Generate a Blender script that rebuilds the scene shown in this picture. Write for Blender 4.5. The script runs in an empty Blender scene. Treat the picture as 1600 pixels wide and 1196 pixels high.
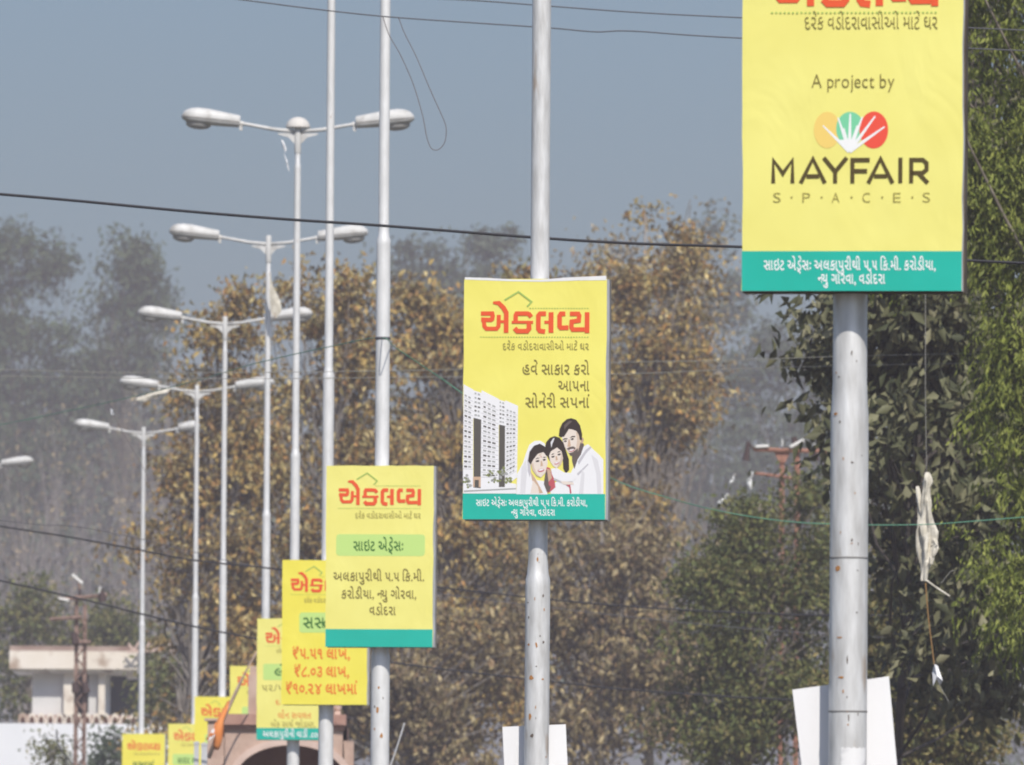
import bpy, math, random
from mathutils import noise as mnoise
import numpy as np
from mathutils import Vector, Matrix, Euler

# ------------------------------------------------------------------ camera, world, sun, exposure
SC = bpy.context.scene
COL = SC.collection
R = math.radians
F = 18382.0                      # focal length in pixels of the 1600 px wide photograph
CAMZ = 1.6
PITCH = math.atan((1382 - 598) / F)
ROLL = R(-0.40)
cam_d = bpy.data.cameras.new('camera'); cam = bpy.data.objects.new('camera', cam_d); COL.objects.link(cam)
cam_d.sensor_width = 36.0; cam_d.sensor_fit = 'HORIZONTAL'; cam_d.lens = F * 36.0 / 1600
cam_d.clip_start = 0.5; cam_d.clip_end = 6000
cam_d.dof.use_dof = True; cam_d.dof.focus_distance = 68.0; cam_d.dof.aperture_fstop = 15.0
CROT = Euler((math.pi / 2 + PITCH, 0, 0)).to_matrix() @ Matrix.Rotation(-ROLL, 3, 'Z')
cam.matrix_world = Matrix.Translation((0, 0, CAMZ)) @ CROT.to_4x4()
SC.camera = cam

SUN_EL, SUN_AZ = R(49), R(14)    # azimuth measured to the right of straight behind the camera
w = bpy.data.worlds.new("World"); SC.world = w; w.use_nodes = True
nt = w.node_tree; nt.nodes.clear()
wo = nt.nodes.new('ShaderNodeOutputWorld'); bg = nt.nodes.new('ShaderNodeBackground'); sky = nt.nodes.new('ShaderNodeTexSky')
sky.sky_type = 'NISHITA'; sky.sun_disc = False; sky.sun_elevation = SUN_EL; sky.sun_rotation = math.pi - SUN_AZ
sky.air_density = 1.0; sky.dust_density = 2.5; sky.ozone_density = 9.0
bg.inputs['Strength'].default_value = 0.099
nt.links.new(sky.outputs[0], bg.inputs[0]); nt.links.new(bg.outputs[0], wo.inputs[0])
sl = bpy.data.lights.new('sun', 'SUN'); sl.energy = 4.35; sl.angle = R(0.5); sl.color = (1.0, 0.95, 0.87)
so = bpy.data.objects.new('sun', sl); COL.objects.link(so)
sv = Vector((math.sin(SUN_AZ) * math.cos(SUN_EL), -math.cos(SUN_AZ) * math.cos(SUN_EL), math.sin(SUN_EL)))
so.rotation_euler = sv.to_track_quat('Z', 'Y').to_euler(); so.location = (20, -30, 60)
SC.view_settings.view_transform = 'Standard'; SC.view_settings.look = 'None'
SC.view_settings.gamma = 1.0; SC.view_settings.use_curve_mapping = False
SC.view_settings.exposure = 0.0
SC.cycles.filter_width = 1.9     # the photograph is a soft, long telephoto shot
SC.cycles.volume_bounces = 1; SC.cycles.max_bounces = 6; SC.cycles.transparent_max_bounces = 8

HAZE_DENSITY = 0.00045
HAZE_COLOR = (1.0, 0.92, 0.99)

def at(x, y, D):
    """the world point that a pixel of the photograph shows, if it is D metres away"""
    d = CROT @ Vector(((x - 800) / F, (598 - y) / F, -1.0))
    return Vector((0, 0, CAMZ)) + d * (D / d.y)

# ------------------------------------------------------------------ tagging
def tag(o, label=None, cat=None, group=None, kind=None):
    if label: o['label'] = label
    if cat: o['category'] = cat
    if group: o['group'] = group
    if kind: o['kind'] = kind
    return o

def thing(name, label, cat, loc=(0, 0, 0), rz=0, group=None):
    o = bpy.data.objects.new(name, None); COL.objects.link(o)
    o.empty_display_size = 0.3
    o.location = loc; o.rotation_euler = (0, 0, rz)
    return tag(o, label, cat, group)

# ------------------------------------------------------------------ mesh builder
class MB:
    def __init__(s): s.v = []; s.f = []; s.m = []
    def add(s, vs, fs, mi=0):
        n = len(s.v); s.v += [tuple(v) for v in vs]
        s.f += [tuple(i + n for i in f) for f in fs]; s.m += [mi] * len(fs); return s
    def box(s, x0, x1, y0, y1, z0, z1, mi=0, rot=None, off=(0, 0, 0)):
        vs = [Vector((x, y, z)) for z in (z0, z1) for y in (y0, y1) for x in (x0, x1)]
        if rot is not None: vs = [rot @ v for v in vs]
        vs = [v + Vector(off) for v in vs]
        return s.add(vs, [(0, 2, 3, 1), (4, 5, 7, 6), (0, 1, 5, 4), (2, 6, 7, 3), (0, 4, 6, 2), (1, 3, 7, 5)], mi)
    def tube(s, pts, rads, n=8, mi=0, caps=True):
        pts = [Vector(p) for p in pts]
        if not hasattr(rads, '__len__'): rads = [rads] * len(pts)
        vs = []; up = Vector((0.31, 0.17, 0.93))
        for i, p in enumerate(pts):
            d = (pts[min(i + 1, len(pts) - 1)] - pts[max(i - 1, 0)])
            d = d.normalized() if d.length > 1e-9 else Vector((0, 0, 1))
            a = d.cross(up if abs(d.dot(up)) < 0.97 else Vector((1, 0, 0))).normalized(); b = d.cross(a)
            for k in range(n):
                t = 2 * math.pi * k / n
                vs.append(p + (a * math.cos(t) + b * math.sin(t)) * rads[i])
        fs = []
        for i in range(len(pts) - 1):
            for k in range(n):
                k2 = (k + 1) % n
                fs.append((i * n + k, i * n + k2, (i + 1) * n + k2, (i + 1) * n + k))
        if caps:
            fs.append(tuple(range(n - 1, -1, -1))); fs.append(tuple((len(pts) - 1) * n + k for k in range(n)))
        return s.add(vs, fs, mi)
    def lathe(s, prof, n=24, mi=0, c=(0, 0, 0)):
        vs = []; fs = []
        for r, z in prof:
            for k in range(n):
                t = 2 * math.pi * k / n
                vs.append((c[0] + r * math.cos(t), c[1] + r * math.sin(t), c[2] + z))
        for i in range(len(prof) - 1):
            for k in range(n):
                k2 = (k + 1) % n
                fs.append((i * n + k, i * n + k2, (i + 1) * n + k2, (i + 1) * n + k))
        fs.append(tuple(range(n - 1, -1, -1))); fs.append(tuple((len(prof) - 1) * n + k for k in range(n)))
        return s.add(vs, fs, mi)
    def prism(s, poly, y0, y1, mi=0):
        """poly in x,z extruded from y0 to y1"""
        n = len(poly)
        vs = [(x, y0, z) for x, z in poly] + [(x, y1, z) for x, z in poly]
        fs = [tuple(range(n)), tuple(range(2 * n - 1, n - 1, -1))]
        fs += [(i, i + n, (i + 1) % n + n, (i + 1) % n) for i in range(n)]
        return s.add(vs, fs, mi)
    def build(s, name, mats, parent=None, smooth=False):
        me = bpy.data.meshes.new(name); me.from_pydata(s.v, [], s.f)
        if not isinstance(mats, (list, tuple)): mats = [mats]
        for m in mats: me.materials.append(m)
        me.polygons.foreach_set('material_index', s.m)
        if smooth: me.polygons.foreach_set('use_smooth', [True] * len(s.f))
        me.update()
        o = bpy.data.objects.new(name, me); COL.objects.link(o)
        if parent: o.parent = parent
        return o

def smooth_by_angle(o, ang=0.6):
    me = o.data; me.polygons.foreach_set('use_smooth', [True] * len(me.polygons))
    try: me.set_sharp_from_angle(angle=ang)
    except Exception: pass
    return o

# ------------------------------------------------------------------ materials
def mat(name, col, rough=0.7, metal=0.0, spec=0.3):
    m = bpy.data.materials.new(name); m.use_nodes = True
    b = m.node_tree.nodes['Principled BSDF']
    b.inputs['Base Color'].default_value = (*col, 1); b.inputs['Roughness'].default_value = rough
    b.inputs['Metallic'].default_value = metal; b.inputs['Specular IOR Level'].default_value = spec
    return m

def noisy(name, c1, c2, scale=5, lo=0.35, hi=0.65, rough=0.75, bump=0.0, c3=None, lo3=0.62, hi3=0.7, s3=9, stretch=(1, 1, 1), metal=0.0, spec=0.3, detail=6):
    """two colours mixed by noise, and a third in blotches of its own (dirt, rust)"""
    m = mat(name, c1, rough, metal, spec); t = m.node_tree; b = t.nodes['Principled BSDF']
    tc = t.nodes.new('ShaderNodeTexCoord'); mp = t.nodes.new('ShaderNodeMapping'); mp.inputs['Scale'].default_value = stretch
    t.links.new(tc.outputs['Object'], mp.inputs['Vector'])
    n = t.nodes.new('ShaderNodeTexNoise'); n.inputs['Scale'].default_value = scale; n.inputs['Detail'].default_value = detail
    t.links.new(mp.outputs[0], n.inputs['Vector'])
    r = t.nodes.new('ShaderNodeValToRGB'); r.color_ramp.elements[0].position = lo; r.color_ramp.elements[1].position = hi
    r.color_ramp.elements[0].color = (*c1, 1); r.color_ramp.elements[1].color = (*c2, 1)
    t.links.new(n.outputs['Fac'], r.inputs[0]); out = r.outputs[0]
    if c3:
        n3 = t.nodes.new('ShaderNodeTexNoise'); n3.inputs['Scale'].default_value = s3; n3.inputs['Detail'].default_value = 4
        t.links.new(mp.outputs[0], n3.inputs['Vector'])
        r3 = t.nodes.new('ShaderNodeValToRGB'); r3.color_ramp.elements[0].position = lo3; r3.color_ramp.elements[1].position = hi3
        t.links.new(n3.outputs['Fac'], r3.inputs[0])
        mx = t.nodes.new('ShaderNodeMix'); mx.data_type = 'RGBA'
        t.links.new(r3.outputs[0], mx.inputs['Factor']); t.links.new(out, mx.inputs['A']); mx.inputs['B'].default_value = (*c3, 1)
        out = mx.outputs['Result']
    t.links.new(out, b.inputs['Base Color'])
    if bump:
        bp = t.nodes.new('ShaderNodeBump'); bp.inputs['Strength'].default_value = bump; bp.inputs['Distance'].default_value = 0.02
        t.links.new(n.outputs['Fac'], bp.inputs['Height']); t.links.new(bp.outputs[0], b.inputs['Normal'])
    return m

def leaf_mat(name, cols, trans=0.25, rough=0.6):
    """each leaf (mesh island) takes its own colour from the list"""
    m = bpy.data.materials.new(name); m.use_nodes = True; t = m.node_tree; b = t.nodes['Principled BSDF']
    g = t.nodes.new('ShaderNodeNewGeometry'); r = t.nodes.new('ShaderNodeValToRGB'); cr = r.color_ramp
    while len(cr.elements) < len(cols): cr.elements.new(0.5)
    for i, c in enumerate(cols):
        cr.elements[i].position = i / (len(cols) - 1); cr.elements[i].color = (*c, 1)
    t.links.new(g.outputs['Random Per Island'], r.inputs[0])
    t.links.new(r.outputs[0], b.inputs['Base Color']); b.inputs['Roughness'].default_value = rough; b.inputs['Specular IOR Level'].default_value = 0.25
    tr = t.nodes.new('ShaderNodeBsdfTranslucent'); t.links.new(r.outputs[0], tr.inputs['Color'])
    mx = t.nodes.new('ShaderNodeMixShader'); mx.inputs[0].default_value = trans
    t.links.new(b.outputs[0], mx.inputs[1]); t.links.new(tr.outputs[0], mx.inputs[2])
    t.links.new(mx.outputs[0], t.nodes['Material Output'].inputs['Surface'])
    return m

M = {}
M['pole'] = noisy('galvanised paint', (0.71, 0.70, 0.68), (0.84, 0.83, 0.81), 7, 0.3, 0.7, 0.42, 0.15, c3=(0.34, 0.24, 0.16), lo3=0.68, hi3=0.80, s3=7, stretch=(2.2, 2.2, 0.8), spec=0.55, metal=.22)
M['pole_worn'] = noisy('galvanised worn', (0.56, 0.545, 0.52), (0.82, 0.81, 0.79), 13, 0.3, 0.7, 0.42, 0.2, c3=(0.40, 0.27, 0.16), lo3=0.66, hi3=0.80, s3=6, stretch=(2.0, 2.0, .40), spec=0.55, metal=.28)
M['ring'] = mat('dark ring', (0.24, 0.23, 0.22), 0.8)
M['rust'] = noisy('rust', (0.24, 0.11, 0.07), (0.40, 0.20, 0.14), 12, bump=0.3)
M['rustpale'] = noisy('weathered rust', (0.15, 0.095, 0.075), (0.30, 0.20, 0.16), 12, bump=0.3)
M['rustmark'] = mat('rust mark', (0.42, 0.20, 0.07), 0.9)
M['darkmark'] = mat('dark mark', (0.13, 0.10, 0.08), 0.9)
M['lum'] = noisy('luminaire shell', (0.50, 0.495, 0.475), (0.64, 0.63, 0.61), 6, 0.3, 0.7, 0.5, c3=(0.36, 0.34, 0.31), lo3=0.56, hi3=0.75, s3=5)
M['lens'] = mat('luminaire glass', (0.38, 0.37, 0.35), 0.25, spec=0.5)
M['dome'] = mat('dome cap', (0.60, 0.57, 0.53), 0.6)
M['yellow_pale'] = noisy('pale yellow flex', (0.81, 0.745, 0.20), (0.855, 0.795, 0.232), 2.5, rough=0.55)
M['yellow'] = noisy('yellow flex', (0.81, 0.73, 0.15), (0.86, 0.785, 0.18), 2.5, rough=0.55)
M['yellow_deep'] = noisy('deep yellow flex', (0.82, 0.715, 0.085), (0.87, 0.77, 0.11), 2.5, rough=0.55)
def flex(m):
    t = m.node_tree; b = t.nodes['Principled BSDF']; tc = t.nodes.new('ShaderNodeTexCoord'); mp = t.nodes.new('ShaderNodeMapping'); mp.inputs['Scale'].default_value = (1.0, 1.0, .6)
    mp.inputs['Rotation'].default_value = (0, .5, 0); t.links.new(tc.outputs['Object'], mp.inputs['Vector'])
    n = t.nodes.new('ShaderNodeTexNoise'); n.inputs['Scale'].default_value = 3.2; n.inputs['Detail'].default_value = 3; n.inputs['Distortion'].default_value = .6; t.links.new(mp.outputs[0], n.inputs['Vector'])
    bp = t.nodes.new('ShaderNodeBump'); bp.inputs['Strength'].default_value = .22; bp.inputs['Distance'].default_value = .05
    t.links.new(n.outputs['Fac'], bp.inputs['Height']); t.links.new(bp.outputs[0], b.inputs['Normal']); b.inputs['Roughness'].default_value = .42; b.inputs['Specular IOR Level'].default_value = .4
for k_ in ('yellow_pale', 'yellow', 'yellow_deep'): flex(M[k_])
M['teal'] = noisy('teal print', (0.012, 0.42, 0.32), (0.014, 0.46, 0.36), 3, rough=0.55)
M['orange'] = mat('orange print', (0.78, 0.10, 0.03), 0.6)
M['orange2'] = mat('price print', (0.80, 0.19, 0.03), 0.6)
M['brown'] = mat('brown print', (0.23, 0.185, 0.045), 0.6)
M['olive'] = mat('olive print', (0.36, 0.31, 0.075), 0.6)
M['darkbrown'] = mat('dark brown print', (0.085, 0.06, 0.015), 0.6)
M['greenpill'] = mat('light green print', (0.52, 0.72, 0.22), 0.6)
M['greentext'] = mat('green print', (0.05, 0.16, 0.03), 0.6)
M['greenline'] = mat('green outline print', (0.38, 0.52, 0.12), 0.6)
M['white'] = mat('white print', (0.84, 0.84, 0.83), 0.6)
M['flexwhite'] = noisy('white flex', (0.72, 0.71, 0.71), (0.82, 0.81, 0.81), 4, rough=0.6)
M['frame'] = noisy('dark frame', (0.07, 0.05, 0.035), (0.14, 0.11, 0.08), 8)
M['greyframe'] = noisy('grey frame', (0.22, 0.21, 0.19), (0.32, 0.30, 0.28), 8)
M['board'] = noisy('white board', (0.79, 0.78, 0.78), (0.84, 0.83, 0.83), 3, rough=0.6, c3=(.66, .64, .61), lo3=.58, hi3=.8, s3=6, stretch=(1, 1, .35))
M['logo_y'] = mat('pale orange print', (0.84, 0.60, 0.16), 0.6)
M['logo_g'] = mat('sea green print', (0.19, 0.60, 0.34), 0.6)
M['logo_r'] = mat('red print', (0.80, 0.085, 0.05), 0.6)
M['hair'] = mat('printed hair', (0.045, 0.032, 0.028), 0.6)
M['hair2'] = mat('printed hair sheen', (0.13, 0.10, 0.09), 0.6)
M['skin'] = mat('printed skin', (0.76, 0.66, 0.58), 0.6)
M['skin2'] = mat('printed skin tone', (0.56, 0.38, 0.26), 0.6)
M['cloth'] = mat('printed white cloth', (0.80, 0.79, 0.80), 0.6)
M['skin3'] = mat('printed skin half tone', (0.64, 0.50, 0.39), 0.6); M['cloth3'] = mat('printed cloth half tone', (0.68, 0.665, 0.68), 0.6)
M['cloth2'] = mat('printed cloth fold', (0.52, 0.50, 0.53), 0.6)
M['redcloth'] = mat('printed red cloth', (0.50, 0.10, 0.12), 0.6)
M['pgrey'] = mat('printed grey', (0.36, 0.36, 0.35), 0.6)
M['pdark'] = mat('printed dark', (0.10, 0.09, 0.08), 0.6)
M['pgreen'] = mat('printed green', (0.22, 0.24, 0.10), 0.6)
M['bark'] = noisy('bark', (0.10, 0.08, 0.06), (0.22, 0.19, 0.15), 6, bump=0.4)
M['bark_dark'] = noisy('dark bark', (0.035, 0.028, 0.022), (0.075, 0.062, 0.05), 6, bump=0.4)
M['bark_pale'] = noisy('pale bark', (0.17, 0.145, 0.125), (0.29, 0.26, 0.23), 6)
M['twig'] = noisy('grey twigs', (0.20, 0.175, 0.165), (0.36, 0.32, 0.30), 3)
M['cable'] = mat('cable', (0.025, 0.025, 0.03), 0.6)
M['wire'] = mat('wire', (0.10, 0.10, 0.11), 0.6)
M['palewire'] = mat('pale wire', (0.26, 0.25, 0.22), 0.6)
M['greenstring'] = mat('green string', (0.12, 0.30, 0.20), 0.7)
M['thread'] = mat('thread', (0.16, 0.13, 0.13), 0.8)
M['paper'] = noisy('kite paper', (0.50, 0.46, 0.37), (0.72, 0.67, 0.57), 9, rough=0.8)
M['jute'] = mat('jute', (0.33, 0.19, 0.07), 0.9)
M['stone'] = noisy('pink sandstone', (0.46, 0.32, 0.25), (0.56, 0.41, 0.33), 5, bump=0.3, c3=(0.40, 0.26, 0.20), lo3=0.55, hi3=0.7, s3=2)
M['stone2'] = noisy('red sandstone', (0.36, 0.20, 0.155), (0.44, 0.26, 0.20), 5, bump=0.3)
M['stonepale'] = noisy('pale sandstone', (0.58, 0.43, 0.36), (0.66, 0.50, 0.42), 5)
M['orangecloth'] = noisy('saffron cloth', (0.72, 0.22, 0.05), (0.80, 0.30, 0.09), 6, rough=0.85)
M['bamboo'] = noisy('bamboo', (0.38, 0.27, 0.20), (0.50, 0.38, 0.30), 6)
M['greypost'] = noisy('grey post', (0.48, 0.48, 0.48), (0.60, 0.60, 0.60), 6)
M['cream'] = noisy('cream plaster', (0.72, 0.64, 0.53), (0.80, 0.73, 0.64), 0.8, c3=(0.42, 0.32, 0.24), lo3=0.55, hi3=0.68, s3=1.6)
M['stain'] = noisy('stained plaster', (0.26, 0.17, 0.14), (0.40, 0.30, 0.25), 1.5)
M['whitewall'] = noisy('white wash', (0.72, 0.73, 0.75), (0.80, 0.80, 0.81), 0.7, c3=(.55, .55, .54), lo3=.58, hi3=.75, s3=1.1, stretch=(1, 1, .5))
M['greywall'] = noisy('grey plaster', (0.60, 0.59, 0.57), (0.70, 0.68, 0.66), 0.8)
M['opening_shade'] = mat('painted opening shade', (0.05, 0.055, 0.06), 0.8)  # near-black colour stands in for the shade inside the openings
M['brick'] = noisy('brick', (0.34, 0.19, 0.14), (0.42, 0.25, 0.19), 3)
M['porcelain'] = mat('porcelain', (0.72, 0.70, 0.66), 0.35)
M['brownporc'] = mat('brown porcelain', (0.07, 0.045, 0.04), 0.4)
M['feather'] = noisy('white feathers', (0.78, 0.77, 0.74), (0.84, 0.83, 0.81), 20)
M['beak'] = mat('yellow beak', (0.65, 0.42, 0.08), 0.5)
M['legs'] = mat('dark legs', (0.06, 0.06, 0.05), 0.6)
M['sticker'] = noisy('torn paper', (0.80, 0.79, 0.78), (0.60, 0.59, 0.59), 20, 0.55, 0.7)
M['asphalt'] = noisy('asphalt', (0.045, 0.045, 0.047), (0.062, 0.06, 0.06), 3, bump=0.2)
M['earth'] = noisy('dry earth', (0.20, 0.155, 0.10), (0.12, 0.13, 0.06), 0.25, c3=(0.08, 0.10, 0.035), s3=0.6)
M['kerb'] = noisy('kerb stone', (0.36, 0.35, 0.33), (0.44, 0.43, 0.41), 2)
M['paint'] = mat('road paint', (0.75, 0.75, 0.72), 0.7)
M['soil'] = noisy('median soil', (0.14, 0.10, 0.06), (0.09, 0.10, 0.04), 0.8)

# ------------------------------------------------------------------ pole row
#        D       x at y=1100   y of the arm joint (None: above the frame)
SP = 25.05
POLES = [(48.7, 1325, None), (74.9, 839, None), (99.4, 594, None), (124.5, 509.5, None), (148.7, 458.5, 204),
         (173.9, 414, 380), (198.2, 347, 505), (223.4, 304, 611), (248.6, 221, 676), (273.3, -50, 731)]
polex = [at(x, 1100, D).x for D, x, y in POLES]

# ------------------------------------------------------------------ the setting
def structure(name, mb, m): return tag(mb.build(name, m), kind='structure')
g = MB(); g.add([(-420, -90, 0), (420, -90, 0), (420, 1380, 0), (-420, 1380, 0)], [(0, 1, 2, 3)]); structure('ground', g, M['earth'])

def ribbon(off0, off1, z, ys=None):
    """a strip that follows the pole row, between two offsets from it"""
    b = MB(); P = [(polex[0] - 0.13 * (POLES[0][0] - y), y) for y in (-60, 0, 25)] + [(polex[i], POLES[i][0]) for i in range(10)]
    dx = (polex[9] - polex[7]) / (POLES[9][0] - POLES[7][0])
    P += [(polex[9] + dx * k, POLES[9][0] + k) for k in (40, 120, 260)]
    vs = []
    for x, y in P: vs += [(x + off0, y, z), (x + off1, y, z)]
    b.add(vs, [(2 * i, 2 * i + 1, 2 * i + 3, 2 * i + 2) for i in range(len(P) - 1)]); return b, P
b, P = ribbon(-8.6, 8.6, 0.004); structure('road', b, M['asphalt'])
kb = MB()
vs = []
for o0, o1 in ((-1.1, -0.95), (0.95, 1.1)):
    for i in range(len(P) - 1):
        (x0, y0), (x1, y1) = P[i], P[i + 1]
        kb.add([(x0 + o0, y0, 0.0), (x0 + o1, y0, 0), (x1 + o1, y1, 0), (x1 + o0, y1, 0), (x0 + o0, y0, 0.15), (x0 + o1, y0, 0.15), (x1 + o1, y1, 0.15), (x1 + o0, y1, 0.15)],
               [(4, 5, 6, 7), (0, 4, 7, 3), (1, 2, 6, 5)])
structure('median_kerb', kb, M['kerb'])
b, _ = ribbon(-0.95, 0.95, 0.12); structure('median_strip', b, M['soil'])
b = MB()
for s in (-4.9, 4.9):
    for i in range(60):
        y = 5 + i * 6.0
        xs = np.interp([y, y + 3], [p[1] for p in P], [p[0] for p in P])
        b.add([(xs[0] + s - .06, y, .008), (xs[0] + s + .06, y, .008), (xs[1] + s + .06, y + 3, .008), (xs[1] + s - .06, y + 3, .008)], [(0, 1, 2, 3)])
structure('lane_marking', b, M['paint'])

# ------------------------------------------------------------------ street lamps
def luminaire(parent, s, x0, z0, L=0.745):
    """s = side (-1 left, 1 right); a cobra head that starts at x0 and points outward"""
    tilt = R(5.5)
    ts = [0, .02, .15, .35, .55, .72, .85, .93, .98, 1.0]
    hw = [.085, .095, .105, .125, .145, .155, .145, .115, .07, .02]
    up = [.075, .085, .095, .112, .128, .130, .115, .085, .045, .012]
    dn = [.060, .068, .072, .078, .080, .080, .072, .055, .035, .010]
    b = MB(); n = 18; vs = []
    def xf(x, y, z):
        return (s * (x0 + x * math.cos(tilt) - z * math.sin(tilt)), y, z0 + x * math.sin(tilt) + z * math.cos(tilt))
    for t, a, u, d in zip(ts, hw, up, dn):
        for k in range(n):
            q = 2 * math.pi * k / n; c, si = math.cos(q), math.sin(q)
            yy = a * math.copysign(abs(c) ** 0.75, c); zz = (u if si > 0 else d) * math.copysign(abs(si) ** 0.8, si)
            vs.append(xf(t * L, yy, zz + .015))
    fs = [(i * n + k, i * n + (k + 1) % n, (i + 1) * n + (k + 1) % n, (i + 1) * n + k) for i in range(len(ts) - 1) for k in range(n)]
    fs += [tuple(range(n)), tuple((len(ts) - 1) * n + k for k in range(n))]
    b.add(vs, fs)
    o = smooth_by_angle(b.build('luminaire', M['lum'], parent), 0.7)
    g = MB(); vs = []
    for j, (rr, dz) in enumerate(((1, 0), (.93, -.035), (.7, -.062), (.35, -.075), (.02, -.078))):
        for k in range(n):
            q = 2 * math.pi * k / n
            vs.append(xf(L * .70 + .165 * rr * math.cos(q), .115 * rr * math.sin(q), -.052 + dz))
    g.add(vs, [(i * n + k, i * n + (k + 1) % n, (i + 1) * n + (k + 1) % n, (i + 1) * n + k) for i in range(4) for k in range(n)] + [tuple(4 * n + k for k in range(n))])
    g.build('lens', M['lens'], o, True)
    e = MB(); vs = []
    for zz in (.004, .017):
        for t, a in list(zip(ts, hw))[:-1]: vs.append(xf(t * L, -a * 1.012 - .001, zz))
    m_ = len(ts) - 1; e.add(vs, [(k, k + 1, m_ + k + 1, m_ + k) for k in range(m_ - 1)]); e.build('seam', M['greyframe'], o)
    c = MB(); c.tube([xf(-.05, 0, -.005), xf(.06, 0, .005)], .033, 10); c.box(-.02, .02, -.03, .03, -.03, .03, off=xf(-.02, 0, -.06))
    c.build('coupling', M['lum'], o)

LAMP_LABELS = [
    'thickest street lamp pole, under the sign with the three coloured ovals',
    'street lamp pole rising through the sign with the family picture',
    'street lamp pole behind the sign with a green title bar and teal foot',
    'street lamp pole carrying the bright yellow sign with orange price lines',
    'tallest double headed street lamp in view, with a small dome cap on its top',
    'double headed street lamp under the thick cable, a torn kite caught on its pole',
    'double headed street lamp third from the top of the descending row',
    'double headed street lamp with a torn white scrap hanging under its left arm',
    'last whole double headed street lamp, in front of the bare hazy trees',
    'farthest street lamp, only its right lamp head showing at the left edge']
for i, (D, x, yj) in enumerate(POLES):
    zj = at(x, yj, D).z if yj else 11.45
    t = thing('street_lamp', LAMP_LABELS[i], 'street lamp', (polex[i], D, 0.12), 0, 'street lamps along the road median')
    zj -= 0.12
    r1, r2, r3 = .079, (.071 if i == 0 else .061), .0455
    za, zb = 3.44 - .02 * (i % 3), (7.55 if i == 1 else 6.86 + .03 * (i % 3))
    pr = [(r1, 0.0), (r1, za - .05), (r1 - .001, za), (r2 + (.004 if i == 0 else .008), za + .035), (r2, za + .13), (r2 - .001, zb - .04), (r2 - .001, zb), (r3 + .004, zb + .03), (r3, zb + .09),
          (r3 - .004, zj - .48), (r3 - .002, zj - .46), (r3 - .012, zj - .42), (r3 - .012, zj - .28)]
    b = MB(); b.lathe(pr, 28); smooth_by_angle(b.build('pole', M['pole_worn'] if i < 2 else M['pole'], t), 0.5)
    b = MB(); b.lathe([(.040, zj - .29), (.042, zj - .285), (.042, zj + .10), (.034, zj + .112)], 20); smooth_by_angle(b.build('sleeve', M['lum'], t))
    for s in (-1, 1):
        b = MB(); b.tube([(s * .035, 0, zj - .015), (s * .3, 0, zj + .01), (s * .66, 0, zj + .075), (s * .74, 0, zj + .085)], [.027, .025, .022, .022], 12); b.build('arm', M['lum'], t, True)
        b = MB(); b.prism([(s * .042, zj - .04), (s * .25, zj - .035), (s * .25, zj - .055), (s * .12, zj - .09), (s * .042, zj - .17)], -.008, .008); b.build('gusset', M['lum'], t)
        luminaire(t, s, .735, zj + .085, .46 if i == 8 and s > 0 else .745)
    if i == 4:
        b = MB(); n = 8
        b.lathe([(.155, zj + .035), (.155, zj + .05)] + [(.15 * math.cos(R(a)), zj + .05 + .125 * math.sin(R(a))) for a in (15, 30, 45, 60, 75, 88)], 24, c=(0, .06, 0)); b.build('dome_cap', M['dome'], t, True)
    if i == 2:
        zz = at(x, 529, D).z - .12; b = MB(); b.lathe([(r2 + .0008, zz - .012), (r2 + .004, zz - .008), (r2 + .004, zz + .008), (r2 + .0008, zz + .012)], 24); b.build('strap', M['wire'], t, True)
    if i == 0:
        for zz in (at(x, 872, D).z - .12, at(x, 1112, D).z - .12):
            b = MB(); b.lathe([(r1 + .0008, zz - .004), (r1 + .0016, zz - .003), (r1 + .0016, zz + .003), (r1 + .0008, zz + .004)], 28); b.build('strap', M['ring'], t, True)
        z0, z1 = at(x, 1200, D).z - .12, at(x, 1169, D).z - .12
        b = MB(); nn = 14; vs = []
        for k in range(nn):
            a = R(-90) + R(-22) + R(84) * k / (nn - 1)
            wob = .004 * math.sin(k * 2.3)
            vs += [((r1 + .0025) * math.cos(a), (r1 + .0025) * math.sin(a), z0 - .05), ((r1 + .0025) * math.cos(a), (r1 + .0025) * math.sin(a), z1 + wob)]
        b.add(vs, [(2 * k, 2 * k + 2, 2 * k + 3, 2 * k + 1) for k in range(nn - 1)]); b.build('torn_sticker', M['sticker'], t)
    marks = {0: [(1330, 553, 3, 8, 'd'), (1326, 628, 6, 9, 'd'), (1331, 724, 5, 4, 'd'), (1346, 713, 3, 2, 'd'), (1308, 889, 8, 11, 'r'), (1313, 1059, 9, 4, 'r'), (1323, 1032, 2, 18, 'd'), (1325, 1122, 2, 12, 'd'), (1311, 997, 8, 3, 'r'), (1310, 590, 3, 3, 'd'), (1338, 958, 3, 3, 'd'), (1305, 648, 6, 5, 'r')],
             1: [(840, 875, 4, 11, 'r'), (838, 1008, 4, 11, 'r'), (826, 1008, 4, 5, 'r'), (849, 1004, 4, 5, 'd'), (838, 1042, 3, 3, 'd'), (830, 1060, 8, 10, 'r'), (831, 1150, 6, 8, 'd'), (828, 1120, 5, 12, 'r'), (848, 1062, 4, 3, 'r')],
             2: [(590, 1110, 6, 10, 'r'), (596, 1150, 5, 10, 'r'), (592, 1075, 4, 6, 'r')]}.get(i, [])
    rm = random.Random(40 + i)
    for k in range({0: 16, 1: 12, 2: 8}.get(i, 0)):
        marks.append((x + rm.uniform(-22, 22) * 48.7 / D, rm.uniform(560, 1190) if i == 0 else rm.uniform(860, 1190), rm.uniform(1.2, 3.2), rm.uniform(1.5, 7), rm.choice('ddr')))
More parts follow.
